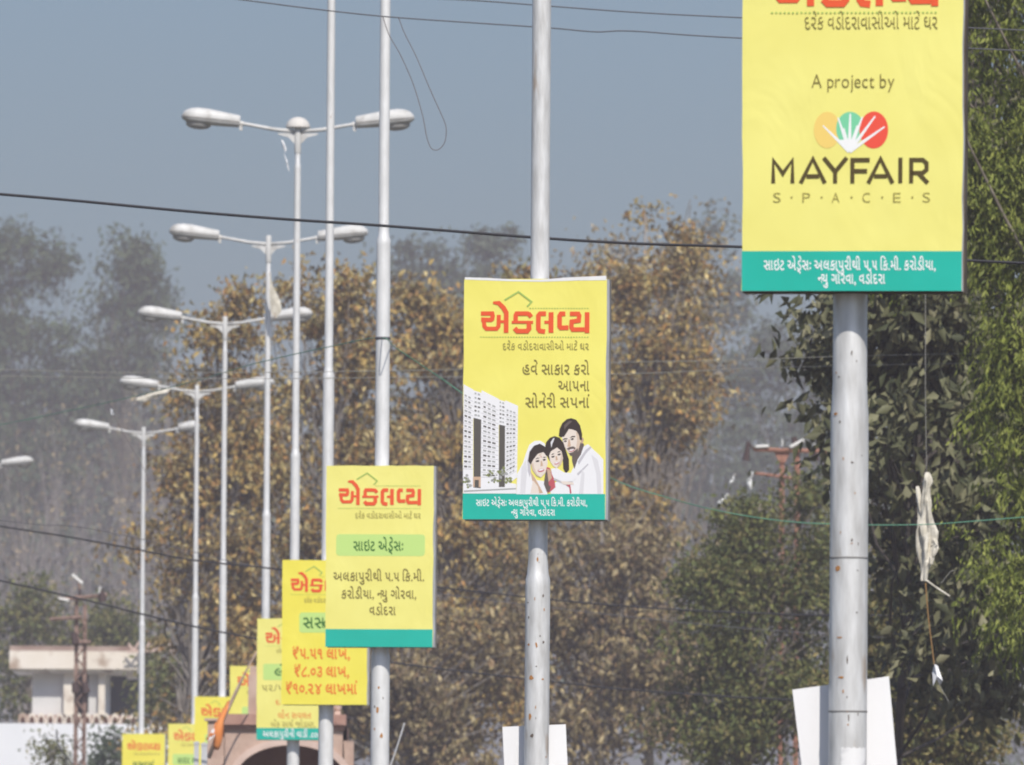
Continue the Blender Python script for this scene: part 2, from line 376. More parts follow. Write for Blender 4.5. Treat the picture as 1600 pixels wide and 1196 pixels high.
    for mi_, key in enumerate(('r', 'd')):
        rg = random.Random(i * 7 + mi_)
        for mx, my, mw, mh, kk in marks:
            if kk != key: continue
            b = MB()
            p = at(mx, my, D); dx = p.x - polex[i]; zc = p.z - .12
            rr = (r1 if zc < za else r2) + .0015
            if abs(dx) > rr * .93: dx = math.copysign(rr * .85, dx)
            hw, hh = mw * .5 * D / F, mh * .5 * D / F
            n = 9; ring = []
            for k in range(n):
                q = 2 * math.pi * k / n; f = rg.uniform(.55, 1.15)
                xx = dx + hw * f * math.cos(q); zz = zc + hh * f * math.sin(q); xx = max(-rr * .99, min(rr * .99, xx))
                ring.append((xx, -math.sqrt(rr * rr - xx * xx), zz))
            b.add(ring + [(dx, -math.sqrt(rr * rr - dx * dx) - .0004, zc)], [(k, (k + 1) % n, n) for k in range(n)])
            b.build('rust_stain' if key == 'r' else 'scuff_mark', M['rustmark' if key == 'r' else 'darkmark'], t)

# ------------------------------------------------------------------ lettering
_gl = {}
def glyph(ch, bold):
    k = (ch, bold)
    if k not in _gl:
        c = bpy.data.curves.new('glyph', 'FONT'); c.body = ch; c.offset = bold; c.resolution_u = 3
        o = bpy.data.objects.new('glyph', c); COL.objects.link(o); bpy.context.view_layer.update()
        e = o.evaluated_get(bpy.context.evaluated_depsgraph_get()); me = e.to_mesh()
        vs = [(v.co.x, v.co.y) for v in me.vertices]; fs = [tuple(p.vertices) for p in me.polygons]
        e.to_mesh_clear(); bpy.data.objects.remove(o); bpy.data.curves.remove(c)
        _gl[k] = (vs, fs)
    return _gl[k]
def clip_right(vs, fs, xm):
    ov, of = [], []
    for f in fs:
        poly = [vs[i] for i in f]; out = []
        for i in range(len(poly)):
            a, b = poly[i], poly[(i + 1) % len(poly)]
            if a[0] <= xm: out.append(a)
            if (a[0] <= xm) != (b[0] <= xm):
                t = (xm - a[0]) / (b[0] - a[0]); out.append((xm, a[1] + t * (b[1] - a[1])))
        if len(out) >= 3:
            of.append(tuple(range(len(ov), len(ov) + len(out)))); ov += out
    return ov, of
def layout(text, bold=0.0, gap=.075):
    """places the letters one by one (vowel signs over, under and before their consonants); returns [(verts, faces)], xmin, xmax"""
    out = []; cur = 0.0; prev = 0.0; i = 0
    def put(ch, x0=None, x1=None, native=None, clip=None, dy=0):
        vs, fs = glyph(ch, bold)
        if not vs: return 0, 0
        lo = min(v[0] for v in vs); hi = max(v[0] for v in vs)
        if clip: vs, fs = clip_right(vs, fs, hi - clip); hi -= clip
        dx = x0 - lo if x0 is not None else (x1 - hi if x1 is not None else native)
        out.append(([(x + dx, y + dy) for x, y in vs], fs)); return lo + dx, hi + dx
    while i < len(text):
        ch = text[i]; nx = text[i + 1] if i + 1 < len(text) else ''
        if ch == ' ': cur += .26
        elif ch in 'ાીોૌ':
            l, h = put(ch, native=cur - .09); prev = h; cur = h + gap
        elif ch in 'ેૈ': put(ch, x1=prev + .0)
        elif ch == 'ં': put(ch, x1=prev + .02)
        elif ch in 'ુૂ': put(ch, x1=prev + .01)
        elif ch == '્':
            pass
        elif ch == '^':
            put('્', x1=prev - .05, dy=.03)      # the foot stroke of a conjunct with ra
        else:
            if nx == 'િ':
                l, h = put('િ', x0=cur); cur = l + .17 + gap
            if nx == '્':
                l, h = put(ch, x0=cur, clip=.115); prev = h; cur = h - .01
            else:
                l, h = put(ch, x0=cur); prev = h; cur = h + gap
            if nx == 'િ': i += 1
        i += 1
    return out, cur - gap

def miter(pts, w, closed=False):
    """a flat strip of width w along pts: verts, quads"""
    n = len(pts); L = []; Rr = []
    ws = w if hasattr(w, '__len__') else [w] * n
    for i in range(n):
        p = Vector(pts[i]); a = (p - Vector(pts[i - 1])).normalized() if i else None; b = (Vector(pts[i + 1]) - p).normalized() if i < n - 1 else None
        if a is None: a = b
        if b is None: b = a
        na, nb = Vector((-a.y, a.x)), Vector((-b.y, b.x)); m = na + nb
        m = m.normalized() if m.length > 1e-6 else na
        k = min(1.6, 1 / max(.3, m.dot(na)))
        L.append(p + m * ws[i] / 2 * k); Rr.append(p - m * ws[i] / 2 * k)
    return [tuple(v) for v in L] + [tuple(v) for v in Rr], [(i, i + 1, n + i + 1, n + i) for i in range(n - 1)]

SW, SH = 0.914, 1.53
class Sheet:
    """print on the front of a sign; coordinates are given on the photograph's own view of that sign's face and turned into places on the flat sheet"""
    def __init__(s, rect): s.x0, s.x1, s.y0, s.y1 = rect; s.k = 0; s.line = 0; s.parts = {}
    def loc(s, x, y): return ((x - s.x0) / (s.x1 - s.x0) - .5) * SW, SH - (y - s.y0) / (s.y1 - s.y0) * SH
    def put(s, part, m, poly2d, faces):
        mb, ms = s.parts.setdefault((part, s.line), (MB(), []))
        if m not in ms: ms.append(m)
        s.k += 1; yo = -.0010 - .00015 * (s.k % 9) - (.0016 if part not in ('band', 'title_bar') else 0)
        vs = []
        for x, y in poly2d:
            a, b = s.loc(x, y); vs.append((max(-SW / 2 + .001, min(SW / 2 - .001, a)), yo, max(-.0005, min(SH - .002, b))))
        mb.add(vs, faces, ms.index(m))
    def layer(s, part, m, poly, lev):
        """a filled outline of a printed picture, on its own thin layer"""
        mb, ms = s.parts.setdefault((part, 0), (MB(), []))
        if m not in ms: ms.append(m)
        from mathutils.geometry import tessellate_polygon
        tri = tessellate_polygon([[Vector((x, y, 0)) for x, y in poly]])
        vs = []
        for x, y in poly:
            a, b = s.loc(x, y); vs.append((max(-SW / 2 + .001, min(SW / 2 - .001, a)), -.001 - .00008 * lev, b))
        mb.add(vs, [tuple(t) for t in tri], ms.index(m))
    def text(s, part, m, txt, x0, x1, base, h, bold=.012):
        s.line += 1; gl, wd = layout(txt, bold); sx = (x1 - x0) / wd; sy = h / .603
        for vs, fs in gl: s.put(part, m, [(x0 + x * sx, base - y * sy) for x, y in vs], fs)
        s.line += 1
    def latin(s, part, m, txt, x0, x1, base, cap, bold=.0):
        gl, wd = layout(txt, bold, .09); sx = (x1 - x0) / wd; sy = cap / .686
        for vs, fs in gl: s.put(part, m, [(x0 + x * sx, base - y * sy) for x, y in vs], fs)
        s.line += 1
    def stroke(s, part, m, pts, w):
        vs, fs = miter(pts, w); s.put(part, m, vs, fs)
    def rect(s, part, m, xa, xb, ya, yb, round_=0):
        if round_:
            pts = []
            for cx, cy, a0 in ((xb - round_, yb - round_, 0), (xa + round_, yb - round_, 90), (xa + round_, ya + round_, 180), (xb - round_, ya + round_, 270)):
                pts += [(cx + round_ * math.cos(R(a0 + a)), cy + round_ * math.sin(R(a0 + a))) for a in (0, 30, 60, 90)]
            s.put(part, m, pts, [tuple(range(len(pts)))])
        else: s.put(part, m, [(xa, ya), (xb, ya), (xb, yb), (xa, yb)], [(0, 1, 2, 3)])
    def dots(s, part, m, xa, xb, y, step, w, h):
        x = xa
        while x < xb: s.rect(part, m, x, x + w, y - h / 2, y + h / 2); x += step
    def headline(s, x0, x1, base, sub=True, sub_x=None, sub_m=None, house=True):
        """the orange word with the green roof outline and the line below it; drawn in strokes on a 1350-wide grid"""
        k = (x1 - x0) / 1350.0; ky = k * 1.0
        q = lambda pts: [(x0 + (x - 110) * k, base + (y - 640) * ky) for x, y in pts]
        W = 58 * k; o = M['orange']
        st = [([(115, 402), (255, 402), (262, 430), (256, 470), (240, 482), (118, 478)], W * .92), ([(150, 470), (158, 560), (185, 592), (310, 592), (335, 560), (338, 420)], W * .86), ([(335, 503), (420, 503)], W * .6),
              ([(430, 380), (430, 642)], W), ([(265, 266), (335, 270), (395, 330), (432, 395)], [W * .5, W * .9, W, W]),
              ([(742, 445), (715, 410), (690, 402), (560, 402), (548, 425), (548, 500)], W * .95), ([(500, 510), (765, 510)], W * .6), ([(712, 520), (716, 590), (690, 622), (570, 622), (535, 585)], W),
              ([(925, 404), (850, 404), (830, 430), (830, 590), (850, 620), (915, 628)], W), ([(988, 385), (988, 642)], W * 1.05), ([(905, 510), (985, 510)], W * .65),
              ([(1165, 405), (1110, 405), (1094, 430), (1094, 560), (1110, 580), (1205, 578)], W), ([(1222, 405), (1325, 405), (1338, 430), (1332, 490), (1245, 502), (1240, 570), (1260, 602), (1405, 600)], W * .95), ([(1436, 385), (1436, 645)], W)]
        for pts, w_ in st: s.stroke('headline', o, q(pts), w_)
        if house:
            s.stroke('headline', M['greenline'], q([(410, 232), (580, 130), (745, 255), (690, 315)]), 20 * k)
            s.dots('headline', M['greenline'], q([(720, 332)])[0][0], x1, q([(0, 335)])[0][1], 34 * k, 17 * k, 12 * k)
            s.dots('headline', M['greenline'], x0, x1, q([(0, 695)])[0][1], 34 * k, 17 * k, 12 * k)
        if sub: s.text('lettering', sub_m or M['olive'], 'દરેક વડોદરાવાસીઓ માટે ઘર', x0 + 280 * k, x1, base + 215 * k, 80 * k, .008)
    def build(s, parent):
        for (name, _), (mb, ms) in s.parts.items(): mb.build(name, ms, parent)

ADDR1 = 'સાઇટ એડ^ેસઃ અલકાપુરીથી ૫.૫ કિ.મી. કરોડીયા,'
ADDR2 = 'ન્યુ ગોરવા, વડોદરા'
YAW = R(-7.5)
def sign(i, rect, ymat, label, side='white', depth=.22):
    D = POLES[i][0] - .20
    xc = (rect[0] + rect[1]) / 2
    p0 = at(xc, rect[3], D); p1 = at(xc, rect[1 + 1], D)
    t = thing('advertising_sign', label, 'sign', (p0.x, D, (p0.z + p1.z) / 2 - SH / 2), YAW, 'yellow advertising signs on the lamp poles')
    rg = random.Random(i * 13 + 5); b = MB(); n = 12; ring = []
    jx = lambda: rg.uniform(-.0035, .0035)
    hw = SW / 2
    for k in range(n): ring.append((-hw + 2 * hw * k / n, SH + jx() * .8))
    for k in range(n): ring.append((hw + jx(), SH - SH * k / n))
    for k in range(n): ring.append((hw - 2 * hw * k / n, abs(jx()) * .8))
    for k in range(n): ring.append((-hw + jx(), SH * k / n))
    nr = len(ring)
    fd = depth * (.62 if side == 'white' else .36)
    vs = [(x, 0, z) for x, z in ring] + [(x * .998, fd, .001 + z * .999) for x, z in ring]
    b.add(vs, [tuple(range(nr))], 0); b.add(vs, [(k, k + nr, (k + 1) % nr + nr, (k + 1) % nr) for k in range(nr)], 1)
    b.build('poster_sheet', [ymat, M['flexwhite']], t)
    b = MB(); e = .035; hf = hw + .003
    y0, y1 = fd + .002, depth
    for xa, xb, za, zb in ((-hf, -hw + e, -.004, SH + .002), (hw - e, hf, -.004, SH + .002), (-hw + e, hw - e, -.004, e), (-hw + e, hw - e, SH - e, SH + .002)):
        b.box(xa, xb, y0, y1, za, zb)
    b.box(-hw + e, hw - e, y1 - .03, y1 - .027, e, SH - e)
    b.build('frame', M['greyframe'] if side == 'white' else M['frame'], t)
    return t, Sheet(rect)

# -- nearest sign
t, s = sign(0, (1158, 1503, -118, 450), M['yellow_pale'], 'large yellow sign at upper right with three coloured ovals above dark capital letters', side='dark', depth=.2)
s.headline(1202, 1463, 12, sub=False)
s.text('lettering', M['brown'], 'દરેક વડોદરાવાસીઓ માટે ઘર', 1255, 1463, 48, 19, -.006)
s.latin('lettering', M['brown'], 'A project by', 1266, 1396, 138, 21, -.006)
EL = [('logo_y', 1291, 203, 21, 28), ('logo_g', 1327, 201, 22, 26), ('logo_r', 1364, 203, 22.5, 28.5)]
for lev, (m, cx, cy, rx, ry) in enumerate(EL):
    s.layer('emblem', M[m], [(cx + rx * math.cos(a * math.pi / 16), cy + ry * math.sin(a * math.pi / 16)) for a in range(32)], lev + 1)
s.layer('emblem', M['white'], [(1326, 236), (1308, 218), (1343, 218)], 6)
for lev, (tx, ty, wd) in enumerate(((1284, 196, 2.4), (1308, 184, 3), (1327, 178, 3.4), (1346, 183, 3.2), (1366, 182, 3.2), (1381, 198, 3.0), (1317, 200, 2.6), (1338, 196, 2.6))):
    vs, fs = miter([(1326, 236), (tx, ty)], [6.5, wd * .7]); s.layer('emblem', M['white'], [vs[0], vs[1], vs[3], vs[2]], 7 + lev)
yb, ct = 284.5, 245.5; db = M['darkbrown']
for st in ([(1207, yb), (1207, 249), (1222, 270), (1237, 249), (1237, yb)], [(1250, yb), (1269, 247), (1288, yb)], [(1259, 274), (1279, 274)], [(1286, ct), (1304, 267), (1322, ct)], [(1304, 266), (1304, yb)],
           [(1358, 249), (1331, 249), (1331, yb)], [(1331, 266), (1354, 266)], [(1356, yb), (1375, 247), (1394, yb)], [(1365, 274), (1385, 274)], [(1406, ct), (1406, yb)],
           [(1423, yb), (1423, 249), (1441, 249), (1447, 254), (1447, 264), (1441, 269), (1423, 269)], [(1434, 269), (1449, yb)]):
    s.stroke('lettering', db, st, 6.4)
for ch, xa in zip('SPACES', (1207, 1253, 1299, 1347, 1395, 1441)):
    s.latin('lettering', M['olive'], ch, xa, xa + 12, 314, 15, -.012)
for xa in (1236, 1283, 1330, 1378, 1425): s.line += 1; s.rect('lettering', M['olive'], xa - 1.5, xa + 1.5, 305, 307.5)
s.rect('band', M['teal'], 1158, 1503, 389, 450)
s.text('lettering', M['white'], ADDR1, 1193, 1462, 418, 14.5, .014); s.text('lettering', M['white'], ADDR2, 1278, 1383, 439, 14.5, .014)
s.build(t)

# -- sign with the family picture
S2 = (723, 945, 436, 812)
t, s = sign(1, S2, M['yellow'], 'yellow sign printed with a smiling family and white apartment towers')
s.headline(749, 918, 520)
for tx, xa, xb, ba in (('હવે સાકાર કરો', 815, 919, 585.5), ('આપના', 871, 919, 611), ('સોનેરી સપનાં', 820, 919, 637)): s.text('lettering', M['brown'], tx, xa, xb, ba, 15.5, .006)
s.rect('band', M['teal'], 723, 945, 772, 812)
s.text('lettering', M['white'], ADDR1, 744, 917, 791, 9.5, .014); s.text('lettering', M['white'], ADDR2, 799, 867, 806, 9.5, .014)
Z = lambda pts: [(720 + x / 4.983, 580 + y / 4.983) for x, y in pts]
def tower(lev, poly, cols, rows, u0=.12, u1=.88, v0=.1, v1=.92, blank=()):
    """a block drawn in slanting view with rows of grey windows; poly = TL, TR, BR, BL"""
    s.layer('apartment_picture', M['cloth'], Z(poly), lev)
    TL, TR, BR, BL = [Vector(p) for p in poly]
    pt = lambda u, v: tuple((TL * (1 - u) + TR * u) * (1 - v) + (BL * (1 - u) + BR * u) * v)
    rr = random.Random(lev)
    for r_ in range(rows):
        va = v0 + (v1 - v0) * r_ / rows; vb = va + (v1 - v0) / rows * .38
        s.layer('apartment_picture', M['cloth2'], Z([pt(.02, vb + .012), pt(.98, vb + .012), pt(.98, vb + .018), pt(.02, vb + .018)]), lev + 1)
        for c in range(cols):
            ua = u0 + (u1 - u0) * c / cols; ub = ua + (u1 - u0) / cols * rr.uniform(.5, .8)
            s.layer('apartment_picture', M['pgrey'] if rr.random() < .65 else M['pdark'], Z([pt(ua, va), pt(ub, va), pt(ub, vb), pt(ua, vb)]), lev + 2)
tower(.2, [(88, 150), (160, 172), (160, 385), (88, 372)], 2, 6, .2, .9, .06, .98); tower(.2, [(286, 222), (344, 240), (346, 432), (286, 420)], 2, 6, .2, .9, .06, .98)
s.layer('apartment_picture', M['cloth'], Z([(18, 820), (430, 880), (432, 955), (18, 955)]), 1)
s.layer('apartment_picture', M['pdark'], Z([(96, 365), (155, 380), (155, 915), (100, 910)]), 2); s.layer('apartment_picture', M['pdark'], Z([(295, 418), (342, 428), (342, 905), (295, 905)]), 2)
tower(3, [(16, 104), (92, 146), (96, 835), (16, 835)], 2, 15); tower(3, [(156, 150), (290, 218), (296, 900), (154, 900)], 3, 16); tower(3, [(340, 228), (440, 272), (436, 830), (342, 900)], 3, 15)
rg = random.Random(4)
for cx, cy, n_, sx, sy in ((215, 810, 13, 30, 34), (320, 800, 20, 40, 50), (370, 850, 10, 30, 30), (45, 860, 16, 32, 50), (250, 850, 8, 50, 20)):
    for k in range(n_):
        x, y = cx + rg.gauss(0, sx * .5), cy + rg.gauss(0, sy * .5); r_ = rg.uniform(7, 15)
        s.layer('apartment_picture', M['pgreen'] if rg.random() < .7 else M['pgrey'], Z([(x + r_ * rg.uniform(.6, 1.2) * math.cos(a), y + r_ * rg.uniform(.6, 1.2) * math.sin(a)) for a in np.arange(0, 6.2, 1.05)]), 6 + k % 3)
s.layer('apartment_picture', M['pgrey'], Z([(25, 932), (430, 912), (430, 922), (25, 944)]), 9); s.layer('apartment_picture', M['skin2'], Z([(95, 825), (155, 825), (155, 905), (140, 905), (140, 850), (108, 850), (108, 905), (95, 905)]), 9)
def oval(cx, cy, rx, ry, rot=0, a0=0, a1=360):
    c, q = math.cos(R(rot)), math.sin(R(rot)); n = 14 if a1 - a0 >= 360 else 9
    pts = [(rx * math.cos(R(a0 + (a1 - a0) * k / (n if a1 - a0 >= 360 else n - 1))), ry * math.sin(R(a0 + (a1 - a0) * k / (n if a1 - a0 >= 360 else n - 1)))) for k in range(n)]
    return [(cx + x * c - y * q, cy + x * q + y * c) for x, y in pts]
fam = [
 # man: white shirt, beard, face
 ('cloth', [(900, 690), (948, 590), (985, 568), (1030, 615), (1075, 655), (1104, 690), (1106, 965), (700, 965), (690, 900), (760, 850), (850, 800)]),
 ('cloth2', [(905, 705), (965, 615), (1005, 585), (1012, 596), (972, 640), (915, 730)]), ('cloth2', [(900, 800), (985, 720), (990, 728), (910, 815)]), ('cloth3', [(1010, 650), (1060, 690), (1085, 800), (1090, 960), (1060, 960), (1050, 800)]), ('cloth3', [(940, 760), (960, 800), (950, 960), (915, 960)]),
 ('hair2', [(862, 655), (935, 545), (955, 575), (930, 650), (905, 690), (880, 765), (862, 700)]),
 ('skin2', [(930, 530), (944, 515), (953, 535), (943, 562), (930, 564)]),
 ('skin', [(780, 505), (820, 440), (885, 440), (925, 500), (926, 560), (908, 625), (878, 662), (845, 655), (812, 605), (790, 555)]),
 ('skin3', [(890, 470), (925, 500), (926, 560), (908, 625), (878, 662), (872, 640), (893, 600), (900, 540)]),
 ('hair', [(758, 505), (764, 450), (785, 405), (820, 375), (852, 367), (892, 380), (922, 422), (939, 490), (938, 540), (920, 535), (914, 500), (895, 468), (862, 455), (836, 452), (818, 482), (798, 512), (772, 516)]),
 ('hair2', [(800, 420), (840, 385), (862, 392), (822, 428), (800, 460)]),
 ('hair', [(784, 540), (800, 524), (826, 524), (826, 532), (804, 534)]), ('hair', [(838, 522), (862, 506), (886, 506), (884, 515), (862, 516)]),
 ('hair', oval(808, 547, 13, 7, -8)), ('hair', oval(862, 530, 14, 7.5, -10)), ('cloth', oval(801, 547, 3, 3)), ('cloth', oval(854, 531, 3, 3)),
 ('skin2', [(832, 535), (842, 532), (852, 580), (842, 592), (824, 588), (828, 578)]),
 ('hair2', [(818, 606), (842, 592), (872, 586), (890, 600), (884, 612), (860, 606), (832, 616)]),
 ('redcloth', oval(858, 618, 24, 10, -14)), ('cloth', oval(858, 615, 20, 6, -14)),
 ('hair2', [(836, 640), (866, 632), (892, 612), (908, 600), (906, 628), (880, 662), (852, 660)]),
 # girl
 ('hair', [(650, 600), (660, 555), (690, 520), (725, 507), (765, 520), (795, 560), (818, 630), (838, 690), (840, 770), (815, 800), (795, 760), (790, 690), (770, 640), (700, 640), (690, 700), (666, 655)]),
 ('cloth3', [(694, 556), (716, 522), (726, 524), (708, 570), (702, 600)]),
 ('skin', [(684, 660), (698, 625), (745, 596), (780, 625), (793, 680), (778, 728), (744, 758), (714, 738), (692, 702)]),
 ('skin3', [(772, 618), (793, 680), (778, 728), (744, 758), (752, 735), (770, 700), (776, 660)]),
 ('hair', oval(714, 668, 13, 7, -18)), ('hair', oval(762, 650, 13, 7, -18)), ('hair', [(698, 655), (712, 643), (728, 643), (712, 652)]), ('hair', [(744, 635), (760, 624), (776, 626), (760, 634)]), ('skin2', [(734, 665), (744, 662), (752, 692), (736, 698)]),
 ('redcloth', oval(744, 718, 20, 9, -20)), ('cloth', oval(744, 715, 16, 5, -20)),
 ('redcloth', [(662, 745), (690, 755), (728, 850), (735, 905), (700, 935), (676, 950), (655, 850)]), ('skin2', [(668, 760), (694, 770), (708, 832), (680, 864)]), ('hair2', [(700, 900), (690, 940), (670, 930), (664, 880)]),
 ('cloth', [(700, 760), (745, 756), (800, 790), (880, 795), (900, 830), (868, 858), (790, 862), (722, 835), (705, 800)]), ('cloth2', [(722, 838), (790, 864), (868, 860), (868, 868), (785, 874), (720, 848)]), ('skin', [(770, 862), (800, 858), (870, 866), (880, 884), (800, 884)]), ('redcloth', [(815, 888), (850, 884), (860, 950), (848, 955), (842, 905)]),
 # woman under a white veil
 ('cloth', [(432, 960), (438, 800), (480, 720), (505, 640), (530, 575), (570, 545), (615, 543), (650, 565), (655, 600), (575, 600), (535, 690), (545, 790), (590, 850), (665, 860), (672, 962)]),
 ('cloth3', [(470, 760), (505, 690), (515, 780), (500, 955), (462, 955)]), ('cloth2', [(515, 700), (530, 640), (538, 700), (545, 790), (535, 830), (520, 780)]), ('skin2', [(540, 780), (580, 840), (640, 950), (605, 955), (560, 880)]), ('skin', [(560, 850), (600, 900), (610, 955), (540, 955)]),
 ('hair', [(522, 702), (532, 630), (565, 583), (612, 566), (652, 590), (670, 640), (666, 668), (636, 636), (600, 650), (566, 700), (540, 728)]),
 ('skin', [(545, 725), (562, 690), (597, 645), (640, 632), (668, 668), (674, 720), (656, 792), (622, 830), (588, 816), (558, 775)]),
 ('skin3', [(545, 725), (560, 712), (572, 760), (590, 800), (622, 830), (588, 816), (558, 775)]), ('skin3', [(600, 655), (628, 640), (616, 665)]),
 ('hair', oval(595, 702, 15, 7.5, -10)), ('hair', oval(647, 692, 12, 7, -10)), ('hair', [(574, 688), (592, 676), (614, 678), (594, 684)]), ('hair', [(632, 674), (648, 668), (664, 674), (648, 677)]), ('redcloth', oval(622, 668, 4, 5)),
 ('skin2', [(620, 700), (628, 700), (638, 738), (618, 744)]), ('redcloth', oval(622, 774, 26, 13, -12)), ('cloth', oval(622, 770, 21, 7, -12)), ('hair2', [(655, 800), (668, 765), (690, 935), (668, 940), (645, 880)]),
]
for k, (m, poly) in enumerate(fam): s.layer('family_picture', M[m], Z(poly), 8 + k * .5)
s.layer('poster_margin', M['flexwhite'], [(724, 433.5), (760, 434.5), (800, 437), (840, 437.5), (880, 434), (944, 431), (944.8, 438), (900, 438.5), (842, 440.5), (790, 439.5), (724, 437)], 2)
s.build(t)

# -- address sign
t, s = sign(2, (508, 676, 731, 1008), M['yellow_pale'], 'pale yellow sign with a green title bar, three address lines and blank teal foot')
s.headline(527, 656, 791)
s.rect('title_bar', M['greenpill'], 524, 663, 836, 869, 5)
s.text('lettering', M['greentext'], 'સાઇટ એડ^ેસઃ', 551, 629, 861, 14, .014)
for tx, xa, xb, ba in (('અલકાપુરીથી ૫.૫ કિ.મી.', 520, 662, 907), ('કરોડીયા, ન્યુ ગોરવા,', 533, 650, 934), ('વડોદરા', 577, 618, 959)): s.text('lettering', M['brown'], tx, xa, xb, ba, 12.5, .012)
s.rect('band', M['teal'], 508, 676, 981, 1008); s.build(t)

# -- price sign
t, s = sign(3, (440, 573, 877, 1100), M['yellow_deep'], 'bright yellow sign with three lines of orange prices, half behind the address sign')
s.headline(453, 557, 926)
s.rect('title_bar', M['greenpill'], 467, 549, 958, 989, 4)
s.text('lettering', M['greentext'], 'સસ્તામાં', 473, 543, 982, 16, .016)
for tx, xa, xb, ba in (('₹૫.૫૧ લાખ,', 457, 546, 1029), ('₹૮.૦૩ લાખ,', 460, 545, 1056.5), ('₹૧૦.૨૪ લાખમાં', 447, 557, 1083)): s.text('lettering', M['orange2'], tx, xa, xb, ba, 15, .02)
s.build(t)

# -- sign with the web line
t, s = sign(4, (400, 513, 968, 1155), M['yellow_pale'], 'pale yellow sign with white writing on its teal foot, in front of the stone arch')
s.headline(413, 500, 1007)
s.rect('title_bar', M['greenpill'], 410, 500, 1038, 1063, 3); s.text('lettering', M['greentext'], 'લેવાનું', 428, 485, 1058, 13, .016)
s.text('lettering', M['olive'], '૫૨/૫૧ લાખમાં', 408, 500, 1080, 9, .012); s.text('lettering', M['orange2'], 'દરેક માટે', 430, 482, 1101, 7, .0)
s.text('lettering', M['orange2'], 'લોન સવલત', 434, 486, 1122, 9, .0); s.text('lettering', M['olive'], 'બેંક સાથે જોડાણ,', 423, 493, 1135.5, 8, .004)
s.rect('band', M['teal'], 400, 513, 1137, 1155); s.text('lettering', M['white'], 'અલકાપુરીની વાડી .com', 410, 505, 1151, 9, .016); s.build(t)

FAR = [(5, (358, 454, 1042, 1202), 'yellow', 'yellow sign mostly hidden by the stone arch, with the furled orange flag across it', 1073, False),
       (6, (303, 387, 1090, 1230), 'yellow_deep', 'bright yellow sign behind the orange flag and twin grey posts', 1120, False),
       (7, (262, 336, 1133, 1256), 'yellow', 'yellow sign with a green title bar, second from the far end of the row', 1158, True),
       (8, (190, 257, 1147, 1260), 'yellow_deep', 'farthest small yellow sign in the row, beside the bushes and white wall', 1172, True)]
for i, rc, ym, lab, base, pill in FAR:
    t, s = sign(i, rc, M[ym], lab); wd = rc[1] - rc[0]
    s.headline(rc[0] + wd * .12, rc[1] - wd * .12, base, house=(i != 8))
    h = rc[3] - rc[1 + 1]
    if i == 7: s.rect('title_bar', M['greenpill'], rc[0] + wd * .1, rc[1] - wd * .1, 1179, 1196, 2); s.text('lettering', M['greentext'], 'સાઇટ એડ^ેસઃ', rc[0] + wd * .2, rc[1] - wd * .2, 1193, 8, .02)
    elif i == 8: s.text('lettering', M['greentext'], 'સસ્તામાં', rc[0] + wd * .25, rc[1] - wd * .25, 1199, 8, .03)
    else: s.rect('title_bar', M['greenpill'], rc[0] + wd * .2, rc[1] - wd * .2, base + h * .2, base + h * .33, 2); s.text('lettering', M['greentext'], 'સસ્તામાં', rc[0] + wd * .3, rc[1] - wd * .3, base + h * .3, 8, .03)
    s.build(t)

# -- plain white boards strapped behind the two nearest poles
for D, tl, tr, slant, lab in ((48.7, (1238, 1078), (1389, 1057), (1253, 1200, 1402), 'plain white board strapped behind the nearest pole, leaning'), (74.9, (785, 1136), (884, 1132), (788, 1200, 887), 'small plain white board strapped behind the second pole from the right')):
    D2 = D + .13; a, b_, = at(*tl, D2), at(*tr, D2); c = at(slant[0], slant[1], D2); d = at(slant[2], slant[1], D2)
    c = a + (c - a) * 3.2; d = b_ + (d - b_) * 3.2
    o0 = Vector(((c.x + d.x) / 2, D2, (c.z + d.z) / 2)); b = MB()
    t = thing('notice_board', lab, 'board', o0, 0, 'plain white boards strapped to the poles')
    poly = [((p - o0).x, (p - o0).z) for p in (a, b_, d, c)]
    b.prism(poly, 0, .012); b.build('panel', M['board'], t)
    b = MB(); zt = max(a.z, b_.z) - o0.z
    for f in (.12, .40): zz = zt * f; b.box(max(poly[3][0], poly[0][0]) + .03, min(poly[2][0], poly[1][0]) - .03, .013, .033, zz - .012, zz + .012)
    b.build('batten', M['greyframe'], t)

# ------------------------------------------------------------------ cables and strings
def curve_pts(P, D, n=10):
    """smooth line through pixels of the photograph, at distance D (a number or one per point)"""
    Ds = D if hasattr(D, '__len__') else [D] * len(P)
    W = [at(x, y, d) for (x, y), d in zip(P, Ds)]; out = []
    for i in range(len(W) - 1):
        p0, p1, p2, p3 = W[max(i - 1, 0)], W[i], W[i + 1], W[min(i + 2, len(W) - 1)]
        for k in range(n):
            t = k / n
            out.append(.5 * ((2 * p1) + (p2 - p0) * t + (2 * p0 - 5 * p1 + 4 * p2 - p3) * t * t + (3 * p1 - p0 - 3 * p2 + p3) * t ** 3))
    return out + [W[-1]]
def cable(name, lab, cat, P, D, dia, m, group=None):
    b = MB(); b.tube(curve_pts(P, D), dia / 2, 7); return tag(b.build(name, m, None, True), lab, cat, group)
cable('power_cable', 'thick black cable sagging across the sky in front of the lamps', 'cable', [(-700, 262), (-300, 280), (-20, 302), (120, 314), (300, 331), (450, 343), (600, 353), (845, 372), (1000, 381), (1157, 386), (1350, 397), (1620, 412), (2100, 424)], 86.5, .022, M['cable'])
cable('overhead_wire', 'thin wire from the top left across the sky, lower of the two', 'wire', [(-100, -60), (355, -3), (480, 13), (600, 26), (740, 36), (860, 44), (930, 50), (990, 49), (1160, 60), (1700, 84)], 92, .0105, M['wire'], 'thin wires high in the sky')
